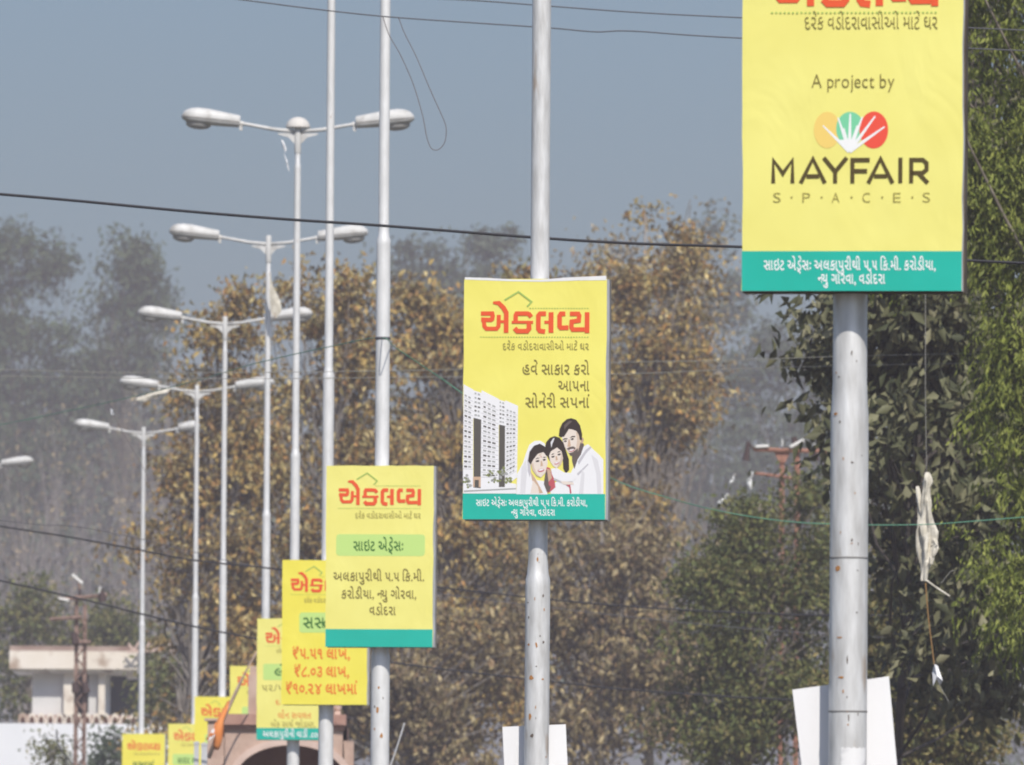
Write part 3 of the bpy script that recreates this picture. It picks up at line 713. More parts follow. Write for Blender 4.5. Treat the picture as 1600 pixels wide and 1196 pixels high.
cable('overhead_wire', 'thin wire along the top edge of the sky, upper of the two', 'wire', [(300, -30), (600, -6), (740, 1), (860, 10), (1000, 20), (1160, 28), (1700, 52)], 93, .0105, M['wire'], 'thin wires high in the sky')
cable('thread_loop', 'loose thread hanging in a long loop below the upper wire', 'thread', [(623, 28), (632, 52), (650, 88), (672, 140), (690, 180), (697, 200), (695, 222), (685, 234), (674, 232), (667, 215), (660, 180), (645, 130), (625, 85), (608, 55), (598, 26)], 92, .0065, M['thread'])
cable('power_cable', 'dark cable crossing the bare trees at left, upper of the pair', 'cable', [(-600, 730), (-10, 821), (100, 838), (200, 856), (300, 875), (420, 888), (600, 908), (850, 936), (1000, 949), (1150, 957), (1350, 962), (1900, 960)], 158, .026, M['cable'], 'dark cables low across the trees')
cable('power_cable', 'dark cable running above the small building at left, lower of the pair', 'cable', [(-600, 770), (-10, 905), (130, 937), (290, 976), (420, 1002), (600, 1034), (860, 1065), (1010, 1080), (1300, 1096), (1900, 1110)], 158, .026, M['cable'], 'dark cables low across the trees')
cable('overhead_wire', 'faint thin wire just above the dark cable at the left', 'wire', [(-600, 730), (-10, 812), (110, 822), (200, 838), (300, 862), (400, 885), (700, 930), (1200, 985), (1700, 1010)], 160, .012, M['wire'])
cable('overhead_wire', 'pale level wire in front of the dark leafy tree, upper one', 'wire', [(-400, 572), (0, 578), (250, 583), (700, 578), (950, 567), (1150, 563), (1400, 555), (1900, 548)], 113, .007, M['palewire'], 'pale level wires')
cable('overhead_wire', 'pale level wire in front of the dark leafy tree, lower one', 'wire', [(-400, 580), (0, 588), (400, 592), (950, 585), (1150, 577), (1400, 570), (1900, 562)], 113.5, .007, M['palewire'], 'pale level wires')
cable('green_string', 'green string looping from the left over the pole and down to the right', 'string', [(-300, 720), (-10, 666), (80, 648), (200, 622), (300, 597), (400, 568), (520, 541), (594, 528), (620, 545), (690, 592), (740, 626), (850, 690), (960, 750), (1040, 777), (1130, 800), (1230, 815), (1330, 820), (1440, 820), (1530, 814), (1700, 800)],
      [150, 140, 138, 132, 125, 115, 105, 99.50, 99.55, 100, 100, 101, 102, 102, 103, 103, 103, 103, 103, 104], .0085, M['greenstring'])
cable('kite_thread', 'slack grey thread dropping from a small scrap at the left', 'thread', [(178, 650), (200, 690), (228, 740), (240, 790)], 140, .006, M['thread'])
cable('bamboo_rod', 'thin pale rod leaning behind the third pole', 'rod', [(600, 1225), (612, 1192), (624, 1156), (632, 1130)], 130, .018, M['greypost'])

def rag(name, lab, cat, polys, D, m, thick=.006, group=None, extra=None, part=None):
    """crumpled sheets: each outline gets a jittered depth"""
    rg = random.Random(len(lab)); P0 = at(*polys[0][0], D)
    t = thing(name, lab, cat, P0, 0, group)
    for poly in polys:
        b = MB(); n = len(poly); W = [at(x, y, D) - P0 + Vector((0, rg.uniform(-.05, .05), 0)) for x, y in poly]
        c = sum(W, Vector()) / n
        b.add(W + [c + Vector((0, -.03, 0))] + [w_ + Vector((0, thick, 0)) for w_ in W] + [c + Vector((0, -.03 + thick, 0))],
              [(k, (k + 1) % n, n) for k in range(n)] + [((k + 1) % n + n + 1, k + n + 1, 2 * n + 1) for k in range(n)] + [(k, k + n + 1, (k + 1) % n + n + 1, (k + 1) % n) for k in range(n)])
        b.build(part or 'torn_paper', m, t)
    for nm, pts, dia, mm in (extra or []):
        b = MB(); b.tube([p - P0 for p in curve_pts(pts, D, 5)], dia / 2, 6); b.build(nm, mm, t, True)
    return t
def crumple(b, P, rr, D, P0, seed, n=22):
    rg = random.Random(seed); pts = curve_pts(P, D, 4); m = MB(); rad = np.interp(np.linspace(0, len(P) - 1, len(pts)), range(len(P)), rr) * D / F
    m.tube([p - P0 for p in pts], list(rad), n)
    k = float(np.mean(rad))
    out = []
    for j in range(len(pts)):                      # lengthwise folds that drift round the twist
        c = pts[j] - P0
        for q in range(n):
            th = 2 * math.pi * q / n; f = 1 + .38 * math.cos(3 * th + j * .35 + seed) + .22 * math.cos(5 * th - j * .6) + rg.uniform(-.08, .08)
            v = Vector(m.v[j * n + q]); out.append(c + (v - c) * f)
    b.add(out, m.f)
D = 106; P0 = at(1446, 738, D); t = thing('torn_kite', 'large torn paper kite dangling on a string before the dark tree', 'kite', P0)
b = MB(); crumple(b, [(1449, 738), (1449, 752), (1447, 775), (1449, 805), (1452, 832), (1450, 860), (1446, 885), (1444, 908)], [2, 6, 5, 8, 10, 9, 6, 4], D, P0, 2); b.build('torn_paper', M['paper'], t)
b = MB(); crumple(b, [(1433, 760), (1436, 785), (1440, 806), (1438, 830), (1437, 862), (1441, 890)], [2, 3.5, 4, 5, 4, 2], D + .05, P0, 3, 18); b.build('torn_flap', M['paper'], t)
b = MB(); crumple(b, [(1459, 842), (1461, 852), (1457, 868), (1455, 882)], [3, 5, 3.5, 2], D - .05, P0, 4, 18); b.build('torn_flap', M['paper'], t)
for nm, pts, dia, mm in (('string', [(1445, 330), (1446, 480), (1446, 620), (1448, 742)], .007, M['palewire']), ('spar', [(1446, 906), (1464, 919), (1484, 932)], .018, M['paper']), ('loose_end', [(1470, 912), (1478, 902), (1486, 893), (1492, 892)], .006, M['palewire']), ('cord', [(1446, 910), (1450, 960), (1456, 1010), (1460, 1040)], .011, M['jute']), ('tail_thread', [(1466, 1066), (1474, 1082), (1483, 1098)], .006, M['palewire'])):
    b = MB(); b.tube([p - P0 for p in curve_pts(pts, D, 5)], dia / 2, 6); b.build(nm, mm, t, True)
rag('paper_scrap', 'small white scrap at the end of the cord under the torn kite', 'scrap', [[(1460, 1038), (1465, 1040), (1473, 1064), (1470, 1070), (1463, 1062), (1458, 1072), (1457, 1050)]], 106, M['board'], group='paper scraps')
rag('torn_kite', 'white paper kite wedged against the pole of the second whole lamp', 'kite', [[(422, 428), (426, 446), (438, 470), (440, 486), (432, 497), (424, 492), (421, 460)]], 173.6, M['paper'], .01, extra=[('spar', [(421, 425), (426, 460), (430, 500)], .012, M['bamboo'])])
rag('torn_kite', 'thin white kite rag hanging below the left arm of a far lamp', 'kite', [[(243, 612), (268, 606), (262, 613), (240, 622), (228, 627), (212, 626), (214, 622), (226, 618)]], 223.2, M['paper'], .01, extra=[('string', [(262, 610), (266, 604)], .01, M['palewire'])])
rag('paper_scrap', 'white rag dangling by the dome capped lamp head', 'scrap', [[(439, 218), (443, 221), (448, 234), (446, 239), (442, 230)], [(443, 238), (449, 252), (453, 270), (449, 262)]], 148.6, M['board'], .008, group='paper scraps')
rag('paper_scrap', 'tiny white scrap caught on a thread before the left hazy trees', 'scrap', [[(172, 638), (177, 641), (179, 648), (174, 649)]], 140, M['board'], group='paper scraps')

# ------------------------------------------------------------------ power poles with crossarms
def insulator(t, p, tilt, L, D):
    b = MB(); d = Vector((math.cos(tilt), 0, math.sin(tilt))); prof = []
    pts = [Vector(p) + d * L * k / 8 for k in range(9)]; b.tube(pts, [L * (.10 if k % 2 else .15) for k in range(9)], 10); b.build('insulator', M['porcelain'], t, True)
D = 212; U = D / F
def pole_local(D, x, y, base): return at(x, y, D) - base
base = Vector((at(1232, 800, D).x, D, 0))
t = thing('power_pole', 'rusty twin legged power pole with crossarm above the green tree at right', 'power pole', base, 0, 'rusty power poles')
L = lambda x, y: pole_local(D, x, y, base)
for xx in (1222, 1246):
    b = MB(); p = L(xx, 702 if xx == 1222 else 694); b.box(p.x - .045, p.x + .045, -.05, .05, 0, p.z); b.box(p.x - .012, p.x + .012, -.075, .075, 0.02, p.z - .01); b.build('leg', M['rust'], t)
b = MB(); a, c = L(1178, 703), L(1296, 706); b.tube([a - Vector((0, .11, 0)), c - Vector((0, .11, 0))], .04, 6); b.build('crossarm', M['rust'], t)
b = MB(); a, c = L(1178, 740), L(1240, 748); b.tube([a - Vector((0, .12, 0)), c - Vector((0, .12, 0))], .028, 6); b.build('stay_bar', M['rust'], t)
b = MB(); a = L(1222, 722); b.prism([(a.x - .16, a.z + .2), (a.x + .16, a.z + .2), (a.x + .05, a.z - .02), (a.x - .05, a.z - .02)], -.09, -.07); b.build('bracket', M['rust'], t)
for (x, y, tl, ln) in ((1180, 699, R(3), .24), (1234, 700, R(28), .28), (1270, 702, R(70), .10), (1288, 698, R(15), .12), (1222, 698, R(90), .12)): insulator(t, L(x, y) - Vector((0, .16, 0)), tl, ln, D)
b = MB(); p = L(1167, 706); b.tube([p + Vector((.02, 0, .18)), p + Vector((0, 0, 0)), p + Vector((-.02, 0, -.16))], [.03, .05, .075], 8); b.tube([p + Vector((.02, 0, .17)), L(1178, 703)], .02, 5); b.build('fuse_holder', M['brownporc'], t)
for x, y in ((1272, 714), (1286, 716), (1240, 690)): b = MB(); p = L(x, y); b.tube([p + Vector((0, -.1, .08)), p + Vector((.03, -.1, -.08))], [.05, .07], 7); b.build('fuse_holder', M['brownporc'], t)

D = 238; base = Vector((at(126, 1100, D).x, D, 0))
t = thing('power_pole', 'rusty lattice power pole in front of the small flat roofed building', 'power pole', base, 0, 'rusty power poles')
for xx, yy in ((120, 930), (133, 945)):
    b = MB(); p = L(xx, yy); b.box(p.x - .04, p.x + .04, -.04, .04, 0, p.z); b.build('leg', M['rustpale'], t)
b = MB()
for k, y in enumerate(range(960, 1240, 34)):
    a, c = L(120, y), L(133, y + 17); e = L(120, y + 34)
    b.tube([a - Vector((0, .07, 0)), c - Vector((0, .07, 0))], .018, 5); b.tube([c - Vector((0, .09, 0)), e - Vector((0, .09, 0))], .018, 5)
b.build('lacing', M['rustpale'], t)
for (xa, ya, xb, yb_) in ((92, 938, 168, 930), (78, 968, 128, 965), (112, 1005, 142, 1004)):
    b = MB(); b.tube([L(xa, ya) - Vector((0, .12, 0)), L(xb, yb_) - Vector((0, .12, 0))], .04, 6); b.build('crossarm', M['rustpale'], t)
for (x, y, tl, ln) in ((92, 936, R(-10), .22), (113, 899, R(-40), .28), (155, 928, R(80), .14)): insulator(t, L(x, y) - Vector((0, .18, 0)), tl, ln, D)
b = MB(); p = L(126, 918); b.tube([p + Vector((0, 0, -.25)), p + Vector((-.05, 0, .2))], .025, 6); b.build('peak_rod', M['rustpale'], t)
for x, y in ((117, 998), (134, 1075), (118, 1075), (160, 933)): b = MB(); p = L(x, y); b.tube([p + Vector((-.02, -.13, .11)), p + Vector((.02, -.13, -.1))], [.06, .09], 8); b.build('fuse_holder', M['brownporc'], t)
cable('overhead_wire', 'thin curved wire swinging down left of the lattice power pole', 'wire', [(88, 1140), (92, 1165), (104, 1184), (125, 1200), (150, 1210)], 239, .03, M['cable'])

# ------------------------------------------------------------------ egrets
def egret(lab, x, y, h, D, lean, face):
    """h metres from feet to crown; face = -1 beak left, 1 right"""
    p = at(x, y, D); t = thing('egret', lab, 'bird', p, 0, 'white egrets in the green tree')
    k = h / .36; b = MB()
    P = [(-.085, .0), (-.06, .045), (-.03, .085), (0, .135), (.018, .19), (.016, .235), (.004, .275), (.012, .315), (.032, .335), (.05, .332)]
    rr = [.006, .028, .047, .050, .038, .020, .014, .015, .019, .010]
    c, sn = math.cos(lean), math.sin(lean)
    q = lambda a, z: (face * (a * c + z * sn) * k, 0, (z * c - a * sn) * k)
    pts = [q(a, z + .03) for a, z in P]; b.tube(pts, [r_ * k for r_ in rr], 12); b.build('body', M['feather'], t, True)
    b = MB(); b.tube([q(.048, .362), q(.105, .352)], [.008 * k, .001], 6); b.build('beak', M['beak'], t)
    for s in (-1, 1):
        b = MB(); a = Vector(q(-.01, .105)); b.tube([a + Vector((0, s * .02 * k, 0)), Vector((0, s * .02 * k, -.03)), Vector((face * .03 * k, s * .02 * k, -.035))], .005 * k, 5); b.build('leg', M['legs'], t)
egret('white egret standing upright on top of the green tree, tallest of the three', 1166, 767, .33, 206, R(-22), -1)
egret('small white egret peering out left of the tall egret', 1143, 759, .20, 207, R(10), 1)
egret('white egret hunched low among the leaves at the left of the green tree', 1124, 792, .26, 206, R(30), 1)

# ------------------------------------------------------------------ stone gate, flag, grey posts
D = 162.0; base = Vector((at(450, 1150, D).x, D, 0)); U = D / F
gx = lambda x: (x - 450) * U
gz = lambda y: at(450, y, D).z
t = thing('stone_gate', 'small pink sandstone arched gate behind the signs', 'gate', base)
zt, za = gz(1134), gz(1165); hw = gx(540) - gx(455); cx = gx(455); zs = za - hw * .62
arc = [(cx + hw * math.cos(R(a)), zs + hw * .62 * math.sin(R(a))) for a in range(0, 181, 9)]
b = MB(); xl, xr = gx(352), gx(536)
fr = [(xr, 0), (xr, zt), (xl, zt), (xl, 0)]
ring_o = [(xr, 0.0)] + [(xr + (xl - xr) * k / 20, zt) for k in range(21)] + [(xl, 0.0)]
ring_i = [(cx + hw, 0.0)] + arc + [(cx - hw, 0.0)]
n = len(ring_o); y0, y1 = -.3, .3
vs = [(x, y0, z) for x, z in ring_o] + [(x, y0, z) for x, z in ring_i] + [(x, y1, z) for x, z in ring_o] + [(x, y1, z) for x, z in ring_i]
fs = []
for k in range(n - 1): fs += [(k, k + 1, n + k + 1, n + k), (2 * n + k + 1, 2 * n + k, 3 * n + k, 3 * n + k + 1), (n + k, n + k + 1, 3 * n + k + 1, 3 * n + k), (k + 1, k, 2 * n + k, 2 * n + k + 1)]
fs += [(0, n, 3 * n, 2 * n), (n - 1, 3 * n - 1, 4 * n - 1, 2 * n - 1)]
b.add(vs, fs); b.build('wall', M['stone'], t)
b = MB(); b.box(xl + .02, xr - .02, 1.5, 1.7, 0, zt - .02); b.box(xl + .02, cx - hw - .02, .302, 1.499, 0, zt - .02); b.box(cx + hw + .02, xr - .02, .302, 1.499, 0, zt - .02); b.box(cx - hw - .019, cx + hw + .019, .302, 1.499, za + .02, zt - .021); b.build('shade_passage', M['stone2'], t)  # closed, deepened passage added so the arch opening falls into shade
b = MB(); h2 = hw + .10; arc2 = [(cx + h2 * math.cos(R(a)), zs + (hw * .62 + .09) * math.sin(R(a))) for a in range(0, 181, 9)]
vs = [(x, -.335, z) for x, z in arc] + [(x, -.335, z) for x, z in arc2] + [(x, -.301, z) for x, z in arc] + [(x, -.301, z) for x, z in arc2]; n = len(arc)
fs = []
for k in range(n - 1): fs += [(k, k + 1, n + k + 1, n + k), (n + k, n + k + 1, 3 * n + k + 1, 3 * n + k), (k + 1, k, 2 * n + k, 2 * n + k + 1)]
b.add(vs, fs); b.build('arch_trim', M['stonepale'], t)
b = MB(); b.box(gx(344), gx(541), -.4, .4, zt + .002, zt + .15); b.box(gx(349), gx(538), -.345, .345, zt - .06, zt + .001); b.build('cornice', M['stone2'], t)
b = MB(); b.box(gx(390), gx(522), -.25, .25, zt + .152, gz(1042)); b.box(gx(388), gx(402), -.28, .28, zt + .152, gz(1056)); b.build('attic', M['stone'], t)
b = MB(); b.box(gx(325), gx(351), -.26, .26, 0, gz(1128)); b.box(gx(320), gx(351.5), -.3, .3, gz(1128) + .002, gz(1124)); b.build('pier', M['stone'], t)
b = MB(); b.box(gx(537), gx(553), -.24, .24, 0, gz(1157)); b.build('pier', M['stone'], t)
b = MB(); b.box(gx(523), gx(532), -.08, .08, zt + .151, zt + .2); b.lathe([(.03, 0), (.055, .03), (.065, .08), (.05, .13), (.02, .16)], 14, c=(gx(527), 0, zt + .2)); b.build('finial', M['stonepale'], t, False)

D = 160.8; P0 = at(330, 1175, D); t = thing('furled_flag', 'furled orange flag on a leaning bamboo stick beside the stone gate', 'flag', P0)
Lf = lambda x, y, dy=0: at(x, y, D) - P0 + Vector((0, dy, 0))
b = MB(); b.tube([Lf(326, 1185), Lf(350, 1122), Lf(375, 1068), Lf(392, 1034), Lf(412, 1002)], [.03, .027, .022, .016, .010], 8); b.build('stick', M['bamboo'], t, True)
b = MB(); b.tube([Lf(358, 1096, -.03), Lf(352, 1110, -.03), Lf(346, 1124, -.04), Lf(343, 1138, -.05), Lf(341, 1152, -.05), Lf(339, 1166, -.04), Lf(338, 1172, -.04)], [.012, .035, .05, .062, .058, .045, .012], 9); b.tube([Lf(340, 1132, -.06), Lf(334, 1146, -.07), Lf(329, 1152, -.06), Lf(324, 1155, -.06)], [.04, .042, .028, .008], 8)
rgf = random.Random(3); b.v = [(x_ + rgf.uniform(-.018, .018), y_ + rgf.uniform(-.02, .02), z_ + rgf.uniform(-.02, .02)) for x_, y_, z_ in b.v]; b.build('cloth', M['orangecloth'], t, True)
b = MB(); b.prism([((Lf(x, y)).x, (Lf(x, y)).z) for x, y in ((326, 1158), (330, 1142), (335, 1138), (336, 1150))], -.1, -.085); b.build('tassel', M['board'], t)
for x0_, x1_, yt, lab in ((303.5, 311, 1161, 'left one of the twin grey posts below the bright yellow sign'), (314.5, 324, 1163, 'right one of the twin grey posts, next to the stone gate')):
    D = 159.5; c = at((x0_ + x1_) / 2, yt, D); t = thing('grey_post', lab, 'post', (c.x, D, 0), 0, 'twin grey posts'); h = (x1_ - x0_) / 2 * D / F
    b = MB(); b.box(-h, h, -.06, .06, 0, c.z - .02); b.build('shaft', M['greypost'], t); b = MB(); b.prism([(-h - .006, c.z - .019), (h + .006, c.z - .019), (h + .006, c.z + .005), (0, c.z + .025), (-h - .006, c.z + .005)], -.066, .066); b.build('cap', M['greypost'], t)

# ------------------------------------------------------------------ small building at the left
D = 335.0; U = D / F; base = Vector((at(120, 1150, D).x, D, 0))
bx = lambda x: (x - 120) * U
bz = lambda y: at(120, y, D).z
t = thing('flat_roofed_building', 'small cream building with a flat overhanging roof and white lower wall', 'building', base)
b = MB(); b.box(bx(-160), bx(212), 0, 5.5, 0, bz(1131)); b.build('lower_wall', M['whitewall'], t)
b = MB(); b.box(bx(14), bx(214), -.25, 5.2, bz(1046), bz(1018)); b.build('roof_slab', M['cream'], t)
b = MB(); b.box(bx(14) + .01, bx(214) - .01, -.22, 5.18, bz(1018) + .002, bz(1010)); b.build('roof_parapet', M['stain'], t)
b = MB(); b.box(bx(20), bx(214), -.12, 5.1, bz(1052), bz(1046) - .002); b.build('roof_lip', M['cream'], t)
zb, ztp = bz(1131) + .003, bz(1052) - .003
b = MB(); b.box(bx(49), bx(98), .42, 4.8, zb, ztp); b.box(bx(137), bx(163), .42, 4.8, zb, ztp); b.build('wall', M['greywall'], t)
b = MB(); b.box(bx(98.5), bx(117), .12, .6, zb + .26, ztp); b.build('pillar', M['cream'], t); b = MB(); b.box(bx(153), bx(163), .12, .40, zb + .26, ztp); b.build('pillar', M['cream'], t)
b = MB(); b.box(bx(49), bx(214), 5.0, 5.3, zb, ztp + .1); b.build('back_wall', M['opening_shade'], t)  # painted dark, so the rooms in front of it look shaded
b = MB(); b.box(bx(118), bx(136.5), 2.4, 2.6, zb, ztp); b.build('door_shade_panel', M['opening_shade'], t)  # flat dark slab painted as the shade of a doorway
b = MB(); b.prism([(bx(197), bz(1052) - .004), (bx(214), bz(1052) - .004), (bx(214), bz(1061)), (bx(198), bz(1061))], .1, .5); b.build('bracket', M['cream'], t)
b = MB()
for k in range(13):
    xa = 28 + k * 14.4; r_ = 6.6
    o = [(bx(xa + 7.2 + r_ * math.cos(R(a))), zb + .003 + .30 * math.sin(R(a)) ** .8) for a in range(0, 181, 20)]; i_ = [(bx(xa + 7.2 + (r_ - 2.2) * math.cos(R(a))), zb + .003 + .21 * math.sin(R(a)) ** .8) for a in range(0, 181, 20)]
    n = len(o); vs = [(x, .08, z) for x, z in o] + [(x, .08, z) for x, z in i_] + [(x, .2, z) for x, z in o] + [(x, .2, z) for x, z in i_]; fs = []
    for q in range(n - 1): fs += [(q, q + 1, n + q + 1, n + q), (q, 2 * n + q, 2 * n + q + 1, q + 1), (n + q, n + q + 1, 3 * n + q + 1, 3 * n + q)]
    b.add(vs, fs)
b.build('balustrade', M['cream'], t)
b = MB(); b.box(bx(28), bx(214), .3, .38, zb, zb + .24); b.build('parapet', M['brick'], t)
b = MB()
for k in range(5):
    xa = 200 + k * 17; p, q, r_ = (bx(xa), bz(1006)), (bx(xa + 9), bz(1018)), (bx(xa + 17), bz(1003))
    for u_, v_ in ((p, q), (q, r_)): b.tube([(u_[0], -.6, u_[1]), (v_[0], -.6, v_[1])], .035, 6)
b.tube([(bx(198), -.6, bz(1019)), (bx(290), -.6, bz(1016))], .03, 6); b.build('roof_railing', M['stonepale'], t)
b = MB(); b.box(bx(215), bx(520), 1.0, 1.3, 0, bz(1131)); tag(b.build('boundary_wall', M['whitewall']), 'low white wall running right from the building, behind the far signs', 'wall'); bpy.data.objects['boundary_wall'].location = base

# ------------------------------------------------------------------ trees
def rnd_unit(rg, n):
    v = rg.normal(size=(n, 3)); return v / np.linalg.norm(v, axis=1)[:, None]
def leaf_mesh(name, C, rg, size, aspect, droop, fold=.25, outward=None, parent=None, m=None, spread=1.0, var=.35):
    n = len(C)
    d = rnd_unit(rg, n) * spread + np.array([0, 0, -droop])
    if outward is not None: d += outward * .5
    d /= np.linalg.norm(d, axis=1)[:, None]
    a = np.cross(d, rnd_unit(rg, n)); a /= np.linalg.norm(a, axis=1)[:, None] + 1e-9
    nn = np.cross(d, a)
    L = size * (1 + rg.uniform(-var, var, n))[:, None]; W = L * aspect
    base = C - d * L * .5; tip = C + d * L * .5 - nn * L * .12
    mid = C + d * L * -.05
    l = mid + a * W * .5 + nn * W * fold; r = mid - a * W * .5 + nn * W * fold
    V = np.stack([base, l, tip, r], 1).reshape(-1, 3).astype(np.float32)
    k = np.arange(n) * 4
    T = np.stack([k, k + 1, k + 2, k, k + 2, k + 3], 1).reshape(-1).astype(np.int32)
    me = bpy.data.meshes.new(name); me.vertices.add(len(V)); me.vertices.foreach_set('co', V.ravel())
    me.loops.add(len(T)); me.loops.foreach_set('vertex_index', T)
    me.polygons.add(2 * n); me.polygons.foreach_set('loop_start', np.arange(0, 6 * n, 3, dtype=np.int32))
    me.materials.append(m); me.update(calc_edges=True); me.validate()
    o = bpy.data.objects.new(name, me); COL.objects.link(o)
    if parent: o.parent = parent
    return o
def blob_points(rg, blobs, D, n, depth, shell=.45):
    """clump centres in a crown made of ellipsoids, crowding toward its outside"""
    wts = np.array([rx * ry for _, _, rx, ry, *_ in blobs], float) ** .85; wts /= wts.sum()
    idx = rg.choice(len(blobs), n, p=wts); u = rnd_unit(rg, n); r = rg.uniform(0, 1, n) ** shell
    out = np.zeros((n, 3)); dirs = np.zeros((n, 3))
    for j, bl in enumerate(blobs):
        cx, cy, rx, ry = bl[:4]; dd = bl[4] if len(bl) > 4 else 0
        k = idx == j; c = at(cx, cy, D + dd); U = (D + dd) / F
        out[k] = np.array(c) + u[k] * r[k][:, None] * np.array([rx * U, depth * min(rx, ry) * U, ry * U]); dirs[k] = u[k]
    return out, dirs
def limbs(b, rg, foot, fork, targets, r0, twig=.012):
    """a trunk and one bent limb to each target"""
    foot = np.array(foot); fork = np.array(fork)
    mid = (foot + fork) / 2 + rg.normal(size=3) * np.array([.12, .12, 0])
    b.tube([foot, mid, fork], [r0, r0 * .8, r0 * .6], 9)
    top = targets[:, 2].max()
    leader = [fork, fork + (np.array([targets[:, 0].mean(), targets[:, 1].mean(), top]) - fork) * .45, np.array([targets[:, 0].mean(), targets[:, 1].mean(), top * .98])]
    b.tube(leader, [r0 * .55, r0 * .3, .02], 7)
    for T in targets:
        f = np.clip((T[2] - fork[2]) / max(top - fork[2], .1) * .7 + rg.uniform(-.15, .05), 0, .85)
        s = leader[0] * (1 - f) + leader[2] * f if f > 0 else fork
        m1 = s + (T - s) * .5 + rg.normal(size=3) * .10 * np.linalg.norm(T - s) * np.array([1, 1, .7]) + np.array([0, 0, .08 * np.linalg.norm(T - s)])
        rr = max(twig * 1.8, r0 * .22 * (1 - f))
        q = [s * (1 - u) ** 2 + m1 * 2 * u * (1 - u) + T * u * u for u in (0, .25, .5, .75, 1)]; b.tube(q, [rr, rr * .8, rr * .6, max(twig, rr * .4), twig], 5, caps=False)
def tree(name, lab, seed, foot_x, D, blobs, leaf, nclump, per, clump_r, size, aspect=.5, droop=.6, depth=.8, group=None, trunk='bark', fork_z=3.0, r0=.22, shell=.45, nlimb=60, spread=1.0, flat=.7, fold=.25, gaps=.22, inner=0, twig=.012):
    rg = np.random.default_rng(seed); foot = at(foot_x, 1200, D); foot.z = 0
    t = thing(name, lab, 'tree', foot, 0, group)
    C, dirs = blob_points(rg, blobs, D, nclump, depth, shell)
    C -= np.array(foot); C[:, 2] = np.maximum(C[:, 2], .6)
    sz = rg.uniform(.5, 1.4, nclump) * clump_r
    k = np.repeat(np.arange(nclump), per)
    if gaps:      # whole sprays missing here and there, so the outline is uneven and what is behind shows through
        off = Vector((seed * 3.7, seed * 1.3, 0))
        nz = np.array([mnoise.noise(Vector(c) * .75 + off) + .5 * mnoise.noise(Vector(c) * 1.9 + off) for c in C])
        ok = nz > np.quantile(nz, gaps); k = k[ok[k]]
    if inner:     # the crown's own inside, without gaps
        C2, d2 = blob_points(rg, blobs, D + (1.2 if inner > 1 else .5), inner, depth * .8, 1.0); C2 -= np.array(foot); C2[:, 2] = np.maximum(C2[:, 2], .6)
        k = np.concatenate([k, nclump + np.repeat(np.arange(inner), per)]); C = np.concatenate([C, C2]); dirs = np.concatenate([dirs, d2]); sz = np.concatenate([sz, np.full(inner, clump_r * 1.1)])
    P = C[k] + np.clip(rg.normal(size=(len(k), 3)), -2.2, 2.2) * sz[k][:, None] * np.array([1, 1, flat])
    leaf_mesh('crown', P, rg, size, aspect, droop, fold, dirs[k], t, leaf, spread)
    b = MB(); sel = rg.choice(nclump, min(nlimb, nclump), replace=False)
    limbs(b, rg, (0, 0, 0), (rg.uniform(-.3, .3), 0, fork_z), C[sel], r0, twig); b.build('trunk', M[trunk], t, True)
    return t

LM = {}
LM['gold'] = leaf_mat('dry golden leaves', [(.23, .16, .06), (.50, .34, .10), (.62, .45, .15), (.12, .09, .05), (.38, .27, .095), (.58, .31, .10), (.24, .22, .085), (.80, .64, .30), (.16, .125, .065), (.46, .37, .15), (.09, .075, .05), (.42, .23, .085)], .25)
LM['goldgreen'] = leaf_mat('dull olive leaves', [(.14, .12, .06), (.28, .225, .105), (.44, .33, .15), (.09, .08, .05), (.36, .235, .12), (.16, .125, .085), (.62, .50, .27), (.085, .072, .05)], .25)
LM['drybrown'] = leaf_mat('dry brown leaves', [(.20, .16, .10), (.32, .25, .15), (.44, .34, .20), (.26, .22, .13), (.54, .42, .25)], .2)
LM['dark'] = leaf_mat('dark broad leaves', [(.05, .058, .026), (.09, .095, .045), (.15, .15, .075), (.21, .20, .11), (.07, .075, .035), (.26, .24, .14)], .12)
LM['neem'] = leaf_mat('fresh green leaves', [(.13, .165, .028), (.20, .235, .042), (.28, .31, .06), (.09, .118, .023), (.36, .385, .09), (.06, .08, .018)], .3)
LM['mid'] = leaf_mat('mid green leaves', [(.075, .095, .028), (.13, .15, .045), (.215, .22, .065), (.09, .115, .033), (.27, .23, .085), (.05, .064, .022)], .22)
LM['midbrown'] = leaf_mat('green and brown leaves', [(.095, .10, .032), (.16, .165, .05), (.26, .215, .08), (.10, .12, .036), (.33, .25, .10), (.065, .075, .028)], .22)
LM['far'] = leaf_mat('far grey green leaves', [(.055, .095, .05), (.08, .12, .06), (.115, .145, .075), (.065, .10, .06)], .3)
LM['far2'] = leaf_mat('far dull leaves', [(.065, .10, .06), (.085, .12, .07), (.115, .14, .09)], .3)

# far trees standing in the haze
FARG = 'tall hazy trees in the distance'
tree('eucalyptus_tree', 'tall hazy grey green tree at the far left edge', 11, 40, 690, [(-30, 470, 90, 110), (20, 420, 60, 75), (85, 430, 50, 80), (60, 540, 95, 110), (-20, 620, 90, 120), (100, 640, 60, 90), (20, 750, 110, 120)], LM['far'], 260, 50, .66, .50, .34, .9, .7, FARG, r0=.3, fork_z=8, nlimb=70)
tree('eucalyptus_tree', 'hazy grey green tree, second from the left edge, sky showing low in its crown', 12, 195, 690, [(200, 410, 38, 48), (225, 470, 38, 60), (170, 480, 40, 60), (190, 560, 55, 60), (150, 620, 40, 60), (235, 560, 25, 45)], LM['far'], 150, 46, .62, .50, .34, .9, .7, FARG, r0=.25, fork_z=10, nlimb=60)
tree('eucalyptus_tree', 'small wispy hazy tree rising just right of the left pair', 13, 262, 700, [(262, 460, 10, 26), (255, 500, 18, 24)], LM['far2'], 22, 26, .45, .46, .32, .9, .7, FARG, r0=.14, fork_z=12, nlimb=16)
